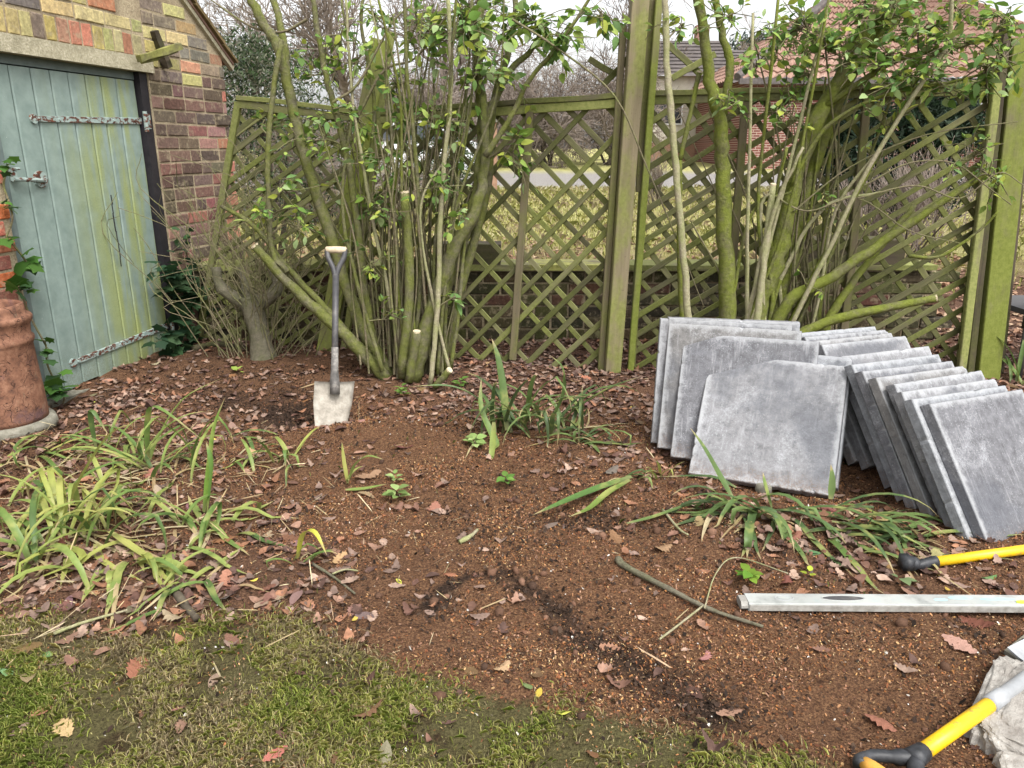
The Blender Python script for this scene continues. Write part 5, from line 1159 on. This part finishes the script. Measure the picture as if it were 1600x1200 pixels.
r = iris('short yellowing sprout with one bent yellow blade in the mulch', 465, 880, 4, .14, (.6, 1.3), .8, IG[:2], 1, .012, .015); trace(r, [(466, 880), (474, 835), (492, 832), (511, 868)], 2.14, 2.05, 9, (.5, .5, .07))
r = iris('two-bladed sprout below the upright shovel', 541, 752, 2, .12, (.7, 1.2), .6, IG, 0, .012, .01); trace(r, [(543, 755), (537, 720), (534, 690)], 2.7, 2.72, 6, IY[1]); trace(r, [(545, 752), (556, 725), (575, 713), (600, 718)], 2.7, 2.65, 8, IG[2]); trace(r, [(540, 766), (570, 764), (605, 756)], 2.62, 2.66, 9, IG[2])
r = iris('upright dark green strap-leaved clump in front of the square-set panel', 800, 672, 20, .42, (.7, 1.4), 1.0, IB, 3, .017, .07)
trace(r, [(792, 672), (786, 610), (778, 560), (768, 528)], 3.3, 3.4, 11, IB[1]); trace(r, [(775, 648), (740, 618), (700, 603), (640, 604)], 3.35, 3.2, 9, (.16, .25, .11)); trace(r, [(770, 740), (774, 690), (752, 640), (752, 590)], 3.1, 3.3, 10, IG[1]); trace(r, [(772, 660), (768, 720), (760, 730)], 3.05, 2.95, 8, IY[2])
r = iris('splayed dark strap-leaved clump in front of the central post', 872, 672, 20, .40, (.5, 1.3), 1.1, IB, 4, .016, .08)
trace(r, [(880, 655), (920, 625), (960, 603), (1003, 588)], 3.4, 3.3, 9, IB[1]); trace(r, [(850, 680), (880, 620), (880, 575), (860, 555)], 3.3, 3.35, 10, IB[2]); trace(r, [(865, 690), (905, 660), (910, 600)], 3.3, 3.4, 8, IB[0])
iris('low curled strap-leaved tuft behind the dug hollow', 905, 690, 9, .24, (.2, .9), 1.4, IB, 3, .015, .05)
r = iris('flattened strap leaves lying across the dug hollow', 985, 748, 4, .14, (.3, .9), 1.0, IB, 1, .013, .02); trace(r, [(988, 745), (930, 765), (880, 785), (832, 805)], 2.72, 2.42, 13, (.10, .19, .05)); trace(r, [(985, 750), (950, 770), (920, 795), (888, 808)], 2.68, 2.42, 10, (.16, .23, .05)); trace(r, [(980, 818), (1020, 808), (1080, 788), (1130, 785)], 2.38, 2.5, 7, IB[2])
iris('small pale sprout beside the front slab of the stack of six', 1028, 745, 6, .10, (.7, 1.3), .6, IY, 0, .010, .02)
r = iris('flopped dark strap-leaved clump against the front slab of the stack of six', 1175, 800, 24, .30, (.2, 1.0), 1.4, IB, 6, .020, .05, -1.9, 1.3)
trace(r, [(1145, 780), (1125, 745), (1100, 700), (1078, 668)], 2.55, 2.68, 11, IB[1]); trace(r, [(1150, 762), (1110, 745), (1030, 745)], 2.62, 2.7, 9, IB[0]); trace(r, [(1205, 800), (1196, 760), (1192, 738)], 2.5, 2.55, 7, IG[1])
r = iris('flattened strap-leaved clump trailing below the fanned row', 1300, 808, 18, .32, (.1, .8), 1.3, IB+[IG[0]], 4, .018, .07, -.6, .9)
trace(r, [(1298, 780), (1300, 750), (1298, 725)], 2.52, 2.55, 9, IB[2]); trace(r, [(1300, 815), (1350, 840), (1420, 860), (1490, 832)], 2.35, 2.3, 9, IB[1]); trace(r, [(1290, 820), (1340, 860), (1395, 880)], 2.35, 2.15, 11, IB[2])
iris('tangled strap-leaved tuft under the foot of the fanned row', 1370, 825, 14, .30, (.1, .7), 1.2, IB, 5, .016, .08, -.5, 1.2)
iris('strap-leaved sprig growing behind the fanned row at the end post', 1590, 600, 5, .35, (.8, 1.4), .8, IG[:2], 0, .02, .02)

# small broad-leaved seedlings
def seedling(label, px, py, n, size, cols, flat=.35):
    b = gp(px, py); root = empty('seedling', b, label, 'plant', 'small seedlings in the mulch')
    for k in range(n):
        a = k*2.4+random.uniform(-.3, .3); q = size*random.uniform(.6, 1.1); d = Vector((math.cos(a), math.sin(a), flat*random.uniform(.4, 1.6))).normalized()
        add('leaf', LV[1], root, Matrix.Translation(b+Vector((0, 0, .012+.004*k))+d*size*.15) @ rot_to(d, random.gauss(0, .2)) @ Matrix.Scale(q, 4), color=random.choice(cols))
PG = [(.26, .36, .12), (.32, .42, .16), (.22, .32, .10)]
seedling('pale green rosette seedling below the upright shovel', 620, 782, 9, .055, PG); seedling('smaller pale seedling just above the rosette', 618, 755, 7, .035, PG)
seedling('pale leafy seedling beside the upright dark strap clump', 742, 700, 10, .05, PG); seedling('dark green seedling below the upright dark strap clump', 790, 760, 8, .045, [(.10, .2, .04), (.14, .25, .05)])
seedling('leafy weed at the cut stump base', 628, 620, 12, .045, [(.14, .25, .05), (.18, .3, .06)]); seedling('small weed behind the dug soil', 720, 605, 9, .045, [(.14, .25, .05)]); seedling('bright two-leaved weed in the dug soil', 372, 584, 4, .05, [(.3, .4, .08)])
seedling('bramble sprig growing by the spirit level end', 1170, 912, 8, .045, [(.12, .25, .03), (.2, .32, .04)]); seedling('lime seedling between the spirit level and black handle end', 1262, 905, 4, .03, [(.35, .42, .05)]); seedling('grey-green leaf pair beside the black handle end', 1405, 912, 3, .05, [(.16, .22, .10)])
# ================================================================== STICKS
def stick(label, pix, w0, w1, mat='graybark', forks=(), z=.01):
    P = [gp(x, y, z) for x, y in pix]; k = mpp(P[0]); root = empty('fallen_stick', P[0], label, 'stick', 'sticks on the ground'); pts = smoothpath(P, 6); N = len(pts)
    m = MB(); m.tube(pts, [k*.5*(w0+(w1-w0)*i/(N-1))*random.uniform(.85, 1.15) for i in range(N)], 8, rough=.08); m.build('shaft', M[mat], root, True)
    for f in forks:
        Q = smoothpath([gp(x, y, z+.008) for x, y in f], 5); m = MB(); m.tube(Q, [k*1.6]*(len(Q)-1)+[k*.8], 5); m.build('fork', M['cane'], root, True)
stick('knobbly grey-brown fallen branch ending at the spirit level', [(965, 878), (978, 890), (1045, 925), (1110, 957), (1192, 984)], 13, 4, 'graybark', [[(1030, 1008), (1060, 985), (1098, 955)]])
stick('thick dark stick at the lawn edge below the yellow-green clump', [(272, 925), (290, 950), (308, 972)], 13, 10, 'ivybark')
stick('long pale dry stick along the lawn edge', [(85, 995), (130, 978), (200, 958)], 6, 4, 'cane'); stick('forked grey twig at the mulch edge below the yellowing sprout', [(488, 885), (520, 905), (555, 932)], 5, 3, 'graybark', [[(520, 905), (540, 898), (560, 900)]])
stick('pale snapped twig in the middle of the mulch', [(718, 850), (735, 842), (746, 832)], 8, 5, 'cane'); stick('thin wiry stem looping past the spirit level', [(1100, 960), (1118, 905), (1150, 880), (1230, 905)], 2.5, 2, 'cane', (), .02)
stick('thin twig by the front slab clump', [(1035, 800), (1060, 830), (1075, 840)], 4, 3, 'cane'); stick('rotten plank end under the leaning panel', [(300, 548), (340, 540), (385, 548)], 10, 9, 'darkwood'); stick('broken timber piece by the ivy', [(276, 492), (290, 490), (305, 484)], 12, 12, 'terracotta', (), .08)

# ================================================================== FALLEN LEAVES
def oak_mesh(seed):
    random.seed(seed); m = MB(); n = 22; P = [(.0, 0, 0)]; out = []
    half = []
    for i in range(n//2+1):
        t = i/(n//2); w_ = .30*math.sin(math.pi*min(1, t*.93+.03))**.8*(1.05-.25*t)+.012; lob = .62+.38*math.cos(i*math.pi) ; half.append((t, w_*(.72+.38*(i % 2))*random.uniform(.85, 1.15)))
    cv = random.uniform(-.5, .7); cw = random.uniform(-.8, 1.2); tw = random.uniform(-.5, .5)
    def z(t, y): return cv*(t-.5)**2+cw*y*y*1.3+tw*(t-.5)*y+random.uniform(-.012, .012)
    V = []
    for (t, w_) in half: V += [(t-.5, -w_, z(t, w_)), (t-.5, 0, z(t, 0)), (t-.5, w_, z(t, -w_))]
    F = []
    for i in range(len(half)-1):
        for k in (0, 1): F.append((i*3+k, i*3+k+1, i*3+4+k, i*3+3+k))
    zm = min(v[2] for v in V); V = [(a, b, c-zm) for a, b, c in V]; m.poly(V, F); return m.mesh('fallen_leaf', M['dryleaf'], False)
def oval_mesh(seed):
    random.seed(seed); m = MB(); cw = random.uniform(-1.2, 1.5); cv = random.uniform(-.3, .5); V = []; F = []
    for i in range(7):
        t = i/6; w_ = .24*math.sin(math.pi*t)**.75+.004; V += [(t-.5, -w_, cw*w_*w_+cv*(t-.5)**2), (t-.5, 0, cv*(t-.5)**2), (t-.5, w_, cw*w_*w_+cv*(t-.5)**2)]
    for i in range(6):
        for k in (0, 1): F.append((i*3+k, i*3+k+1, i*3+4+k, i*3+3+k))
    zm = min(v[2] for v in V); m.poly([(a, b, c-zm) for a, b, c in V], F); return m.mesh('fallen_leaf', M['dryleaf'], False)
OAK = [oak_mesh(i) for i in range(7)]; OVAL = [oval_mesh(40+i) for i in range(5)]
LC = {'orange': ((.29, .15, .085), 'orange-brown oak leaf lying curled on the ground'), 'tan': ((.38, .25, .16), 'pale tan lobed oak leaf lying on the ground'), 'brown': ((.19, .09, .055), 'dark brown lobed oak leaf lying on the ground'),
      'mauve': ((.19, .125, .10), 'greyish mauve withered oval leaf lying on the ground'), 'yellow': ((.50, .40, .08), 'small yellow oval leaf lying on the ground'), 'green': ((.16, .24, .10), 'fallen green oval leaf lying on the ground')}
def fallen(p, kind, size, me=None):
    c, lab = LC[kind]; me = me or random.choice(OVAL if kind in ('mauve', 'yellow', 'green') else OAK)
    Mx = Matrix.Translation((p.x, p.y, p.z+.003)) @ Matrix.Rotation(random.gauss(0, .22), 4, 'X') @ Matrix.Rotation(random.gauss(0, .22), 4, 'Y') @ Matrix.Rotation(random.uniform(0, 6.3), 4, 'Z') @ Matrix.Diagonal((size, size*random.uniform(.8, 1.15), size, 1))
    o = add('fallen_leaf', me, None, Mx, color=tuple(v*random.uniform(.8, 1.2) for v in c)); 
    z = 'on the short lawn grass' if float(lawn(p.x, p.y)) > .5 else 'in the litter below the trellis' if p.y > 3.3 else 'among the strap-leaved clumps by the pot' if p.x < -.75 else 'below the stacked slabs' if (p.x > .6 and p.y > 1.98) else 'on the open reddish mulch'
    return tag(o, lab.replace('on the ground', z), 'leaf', f'{kind} leaves {z}')
random.seed(123)
EXPL = [(215, 1045, 'orange', .085), (1498, 1008, 'tan', .09), (350, 920, 'orange', .075), (145, 905, 'orange', .075), (45, 1060, 'mauve', .07), (825, 1073, 'green', .045), (842, 1084, 'yellow', .03), (280, 1108, 'tan', .05), (335, 1065, 'mauve', .05), (600, 1185, 'mauve', .07), (555, 968, 'yellow', .03),
        (372, 1138, 'orange', .045), (365, 1005, 'brown', .06), (430, 1180, 'orange', .06), (1035, 860, 'orange', .07), (962, 845, 'orange', .07), (1160, 828, 'tan', .10), (1092, 818, 'tan', .07), (1008, 748, 'tan', .06), (680, 798, 'orange', .08), (655, 745, 'tan', .085), (572, 775, 'tan', .07), (565, 660, 'tan', .05), (575, 745, 'tan', .12), (1410, 860, 'tan', .08), (1470, 875, 'tan', .08),
        (1430, 930, 'tan', .08), (1140, 1115, 'tan', .07), (1400, 850, 'yellow', .05), (1265, 865, 'green', .07), (1545, 905, 'green', .06), (1480, 830, 'green', .08), (735, 1050, 'brown', .05), (455, 1035, 'mauve', .05), (15, 1055, 'green', .06), (75, 1025, 'green', .04), (700, 1130, 'mauve', .05)]
for (x, y, k, s) in EXPL: fallen(gp(x, y), k, s)
def rnd_leaf_px():
    while True:
        x, y = random.uniform(-20, 1620), 560+640*random.random()**1.3; P = gp(x, y); q = float(litterzone(P.x, P.y)); lw_ = float(lawn(P.x, P.y))
        if random.random() < q*.9*(1-.6*lw_)+.045*(y > 900)+.02: return P, y
kinds = ['brown', 'brown', 'tan', 'orange', 'mauve', 'tan', 'orange', 'brown', 'mauve', 'yellow']
for i in range(255):
    P, y = rnd_leaf_px(); k = random.choice(kinds); fallen(P, k, (.035 if k == 'yellow' else .075)*random.uniform(.6, 1.15))
# the rest of the litter, too many to count
def scatter_mesh(name, meshes, pos, sizes, cols, mat, tilt=.35, lift=.0):
    rg = np.random.default_rng(5); base = [(np.array([v.co[:] for v in me.vertices]), np.array([tuple(p.vertices) for p in me.polygons])) for me in meshes]
    V, I, Cc = [], [], []; o = 0; which = rg.integers(0, len(meshes), len(pos))
    for b in range(len(meshes)):
        ids = np.where(which == b)[0]; bv, bf = base[b]; n = len(ids)
        if not n: continue
        a = rg.uniform(0, 6.28, n); tx = rg.normal(0, tilt, n); ty = rg.normal(0, tilt, n)
        v = bv[None]*sizes[ids][:, None, None]; ca, sa = np.cos(a)[:, None], np.sin(a)[:, None]
        x = v[:, :, 0]*ca-v[:, :, 1]*sa; y = v[:, :, 0]*sa+v[:, :, 1]*ca; z = v[:, :, 2]+np.abs(x*tx[:, None]+y*ty[:, None])*.8
        q = np.stack([x, y, z+lift], 2)+pos[ids][:, None, :]; V.append(q.reshape(-1, 3)); I.append((bf[None]+(np.arange(n)*len(bv))[:, None, None]+o).reshape(-1)); Cc.append(np.repeat(cols[ids], len(bv), 0)); o += n*len(bv)
    V = np.concatenate(V); I = np.concatenate(I); Cc = np.concatenate(Cc); return np_mesh(name, V, np.full(len(I)//4, 4), I, mat, Cc)
rg = np.random.default_rng(8)
N = 44000; x = rg.uniform(-3.2, 3.6, N); y = rg.uniform(1.2, 5.6, N); keep = (rg.random(N) < litterzone(x, y)*(1-.75*lawn(x, y))*.62+.012) | (y > 4.9)*(rg.random(N) < .5); x, y = x[keep], y[keep]
pal = np.array([(.22, .12, .085), (.15, .08, .06), (.34, .20, .14), (.42, .29, .22), (.25, .17, .135), (.34, .17, .10), (.12, .07, .055), (.28, .19, .15)])
cols = pal[rg.integers(0, len(pal), len(x))]*rg.uniform(.7, 1.3, (len(x), 1)); pos = np.stack([x, y, gh(x, y)+.001], 1)
o = add('leaf_litter', scatter_mesh('leaf_litter', OAK[:4]+OVAL[:3], pos, rg.uniform(.022, .062, len(x)), cols*.82, M['litter'], .5)); tag(o, 'brown leaf litter carpeting the soil below the trellis and plants', 'leaf litter', kind='stuff')
N = 5000; x = rg.uniform(-4, 5, N); y = 5.2+rg.random(N)**1.5*5; cols = np.array([(.36, .22, .14), (.42, .3, .2), (.28, .16, .10), (.22, .13, .09)])[rg.integers(0, 4, N)]
o = add('leaf_litter', scatter_mesh('leaf_litter', OAK[:3], np.stack([x, y, gh(x, y)+.002], 1), rg.uniform(.05, .10, N), cols, M['litter'])); tag(o, 'dry pinkish leaf litter behind the low wall', 'leaf litter', kind='stuff')

# ================================================================== MULCH CHIPS, STRAW, GRASS
def chips(name, n, xr, yr, dens, lens, wfac, pal, seed, mat, label, cat, lift=.004):
    rg = np.random.default_rng(seed); x = rg.uniform(*xr, n); u = rg.random(n); y = yr[0]+(yr[1]-yr[0])*u**1.25; k = rg.random(n) < dens(x, y); x, y = x[k], y[k]; n = len(x)
    a = rg.uniform(0, 6.28, n); L = (lens[0]+(lens[1]-lens[0])*rg.random(n)**2.2)*.5; W_ = L*rg.uniform(*wfac, n); dz = rg.normal(0, .45, n)*L; dz2 = rg.normal(0, .6, n)*W_; z = gh(x, y)+np.abs(dz)+rg.random(n)*lift
    t = np.stack([np.cos(a)*L, np.sin(a)*L, dz], 1); b = np.stack([-np.sin(a)*W_, np.cos(a)*W_, dz2], 1); c = np.stack([x, y, z], 1)
    V = np.stack([c-t-b*.6, c-t*.2-b+[0, 0, .001], c+t-b*.4, c+t*.7+b, c-t*.8+b*.9], 1).reshape(-1, 3)
    col = np.array(pal)[rg.integers(0, len(pal), n)]*rg.uniform(.7, 1.3, (n, 1)); me = np_mesh(name, V, np.full(n, 5), np.arange(5*n), mat, np.repeat(col, 5, 0)); return tag(add(name, me), label, cat, kind='stuff')
bare = lambda x, y: (1-.85*lawn(x, y))*(1-.85*darkpatch(x, y))*(1-.6*litterzone(x, y))*np.clip(.15+2.4*(fbm(x*3.5, y*3.5, 50)-.3), .06, 1)
chips('bark_mulch', 400000, (-1.9, 2.3), (1.15, 3.9), bare, (.0022, .0095), (.14, .6), [(.30, .16, .08), (.20, .10, .06), (.14, .07, .045), (.34, .20, .13), (.30, .16, .10), (.24, .095, .035), (.32, .14, .05), (.16, .06, .028), (.10, .04, .022), (.33, .17, .08), (.40, .25, .12), (.05, .025, .016), (.20, .08, .04), (.28, .11, .05)], 71, M['mulch'], 'fine reddish bark mulch covering the bed', 'mulch')
saw = lambda x, y: bare(x, y)*np.clip(.12+.9*gauss(x, y, -.15, 2.25, .35, .18)+.9*gauss(x, y, .8, 2.38, .3, .12)+.8*gauss(x, y, .95, 1.68, .35, .12)+.8*gauss(x, y, .1, 1.68, .4, .1)+.6*gauss(x, y, -.5, 2.9, .4, .3)+1.5*(fbm(x*4, y*4, 53)-.55), 0, 1)
chips('sawdust', 190000, (-1.5, 2.2), (1.15, 3.6), saw, (.0022, .008), (.12, .5), [(.46, .26, .10), (.54, .36, .17), (.40, .20, .08), (.58, .44, .26), (.34, .16, .07)], 76, M['mulch'], 'orange-yellow sawdust fibres drifted over the mulch', 'sawdust')
chips('soil_crumbs', 130000, (-2.2, 2.4), (1.2, 4.4), lambda x, y: np.clip(darkpatch(x, y)+.10+.6*np.clip(fbm(x*4, y*4, 61)*3-1.5, 0, 1), 0, 1)*(1-.7*lawn(x, y)), (.004, .014), (.5, .95), [(.035, .022, .016), (.05, .031, .022), (.07, .045, .03), (.022, .015, .011)], 72, M['mulch'], 'dark crumbly soil showing through the mulch', 'soil')
chips('stone_flecks', 3800, (-1.6, 2.2), (1.2, 3.6), lambda x, y: .35+0*x, (.003, .009), (.4, 1), [(.42, .38, .33), (.52, .49, .44), (.36, .29, .22), (.60, .57, .52)], 73, M['mulch'], 'pale stone flecks scattered over the mulch', 'flecks', .003)
chips('straw', 9000, (-2.6, 2.2), (1.4, 4.2), lambda x, y: np.clip(gauss(x, y, -1.7, 2.7, .7, .6)+.5*gauss(x, y, -1.2, 2.2, .8, .4)+.004+.03*litterzone(x, y), 0, 1), (.02, .10), (.02, .05), [(.42, .33, .18), (.5, .42, .26), (.30, .22, .12), (.36, .25, .16)], 74, M['litter'], 'dry straw and twiglets strewn over the bed', 'straw', .02)
def clods(n, seed):
    rg = np.random.default_rng(seed); x = rg.uniform(-2.1, 2.2, n); y = 1.2+3.0*rg.random(n)**1.2; k = rg.random(n) < (.25+.75*darkpatch(x, y))*(1-.9*lawn(x, y))*np.clip(4*(fbm(x*2.5, y*2.5, 57)-.42), .05, 1); x, y = x[k], y[k]; n = len(x)
    p = (1+5**.5)/2; ic = np.array([(-1, p, 0), (1, p, 0), (-1, -p, 0), (1, -p, 0), (0, -1, p), (0, 1, p), (0, -1, -p), (0, 1, -p), (p, 0, -1), (p, 0, 1), (-p, 0, -1), (-p, 0, 1)])/1.9
    fc = np.array([(0, 11, 5), (0, 5, 1), (0, 1, 7), (0, 7, 10), (0, 10, 11), (1, 5, 9), (5, 11, 4), (11, 10, 2), (10, 7, 6), (7, 1, 8), (3, 9, 4), (3, 4, 2), (3, 2, 6), (3, 6, 8), (3, 8, 9), (4, 9, 5), (2, 4, 11), (6, 2, 10), (8, 6, 7), (9, 8, 1)])
    r = .003+.014*rg.random(n)**4; V = ic[None]*r[:, None, None]*rg.uniform(.6, 1.35, (n, 12, 1))*rg.uniform(.7, 1.2, (n, 1, 3)); V = V+np.stack([x, y, gh(x, y)+r*.25], 1)[:, None]
    col = np.array([(.06, .035, .024), (.10, .055, .035), (.14, .075, .048), (.18, .10, .065)])[rg.integers(0, 4, n)]; I = (fc[None]+(np.arange(n)*12)[:, None, None]).ravel()
    return tag(add('soil_clods', np_mesh('soil_clods', V.reshape(-1, 3), np.full(n*20, 3), I, M['mulch'], np.repeat(col, 12, 0), True)), 'loose crumbly clods of earth over the dug bed', 'soil', kind='stuff')
clods(14000, 75)
def grass(name, n, xr, yr, dens, hs_, wd, pal, seed, label, bend=.8):
    rg = np.random.default_rng(seed); x = rg.uniform(*xr, n); y = rg.uniform(*yr, n); k = rg.random(n) < dens(x, y); x, y = x[k], y[k]; n = len(x); z = gh(x, y)-.002
    a = rg.uniform(0, 6.28, n); h_ = rg.uniform(*hs_, n)*(.55+.9*fbm(x*6, y*6, 60)); lean = np.abs(rg.normal(.5, .45, n))*bend; dx, dy = np.cos(a), np.sin(a); w_ = wd*rg.uniform(.6, 1.3, n)
    c0 = np.stack([x, y, z], 1); c1 = c0+np.stack([dx*h_*.35*lean, dy*h_*.35*lean, h_*.6], 1); c2 = c0+np.stack([dx*h_*1.1*lean, dy*h_*1.1*lean, h_*np.clip(1-.45*lean, .15, 1)], 1); s = np.stack([-dy*w_, dx*w_, 0*w_], 1)
    V = np.stack([c0-s, c0+s, c1+s*.8, c2, c1-s*.8], 1).reshape(-1, 3); t = fbm(x*4, y*4, 66); col = np.array(pal)[np.clip((t*1.6-.3)*len(pal)+rg.normal(0, 1.3, n), 0, len(pal)-1).astype(int)]*rg.uniform(.75, 1.3, (n, 1))
    I = (np.array([0, 1, 2, 3, 4])[None]+np.arange(n)[:, None]*5).ravel(); return tag(add(name, np_mesh(name, V, np.full(n, 5), I, M['grass'], np.repeat(col, 5, 0))), label, 'grass', kind='stuff')
lawnd = lambda x, y: lawn(x, y)**1.5*np.clip((fbm(x*7, y*7, 33)-.36)*4.5, .06, 1)
grass('lawn_grass', 190000, (-1.9, 1.3), (.85, 2.1), lawnd, (.008, .025), .0008, [(.30, .36, .09), (.36, .43, .10), (.42, .46, .12), (.54, .54, .18), (.60, .55, .25), (.62, .53, .32), (.44, .36, .22)], 81, 'short mossy lawn grass at the near edge of the bed', 1.15)
grass('weed_grass', 2500, (-1.6, 2.0), (1.4, 3.6), lambda x, y: np.clip((fbm(x*3, y*3, 35)-.55)*4, 0, .4), (.012, .03), .0012, [(.10, .15, .03), (.2, .24, .06)], 82, 'sparse grass blades sprouting through the mulch')
grass('rough_grass', 60000, (-9, 13), (6.5, 18), lambda x, y: np.clip((y-6.5)/4, 0.1, 1)*.9, (.05, .13), .006, [(.28, .29, .08), (.38, .38, .12), (.46, .43, .17), (.50, .43, .26), (.42, .34, .22)], 83, 'rough pale grass in the garden beyond the trellis')
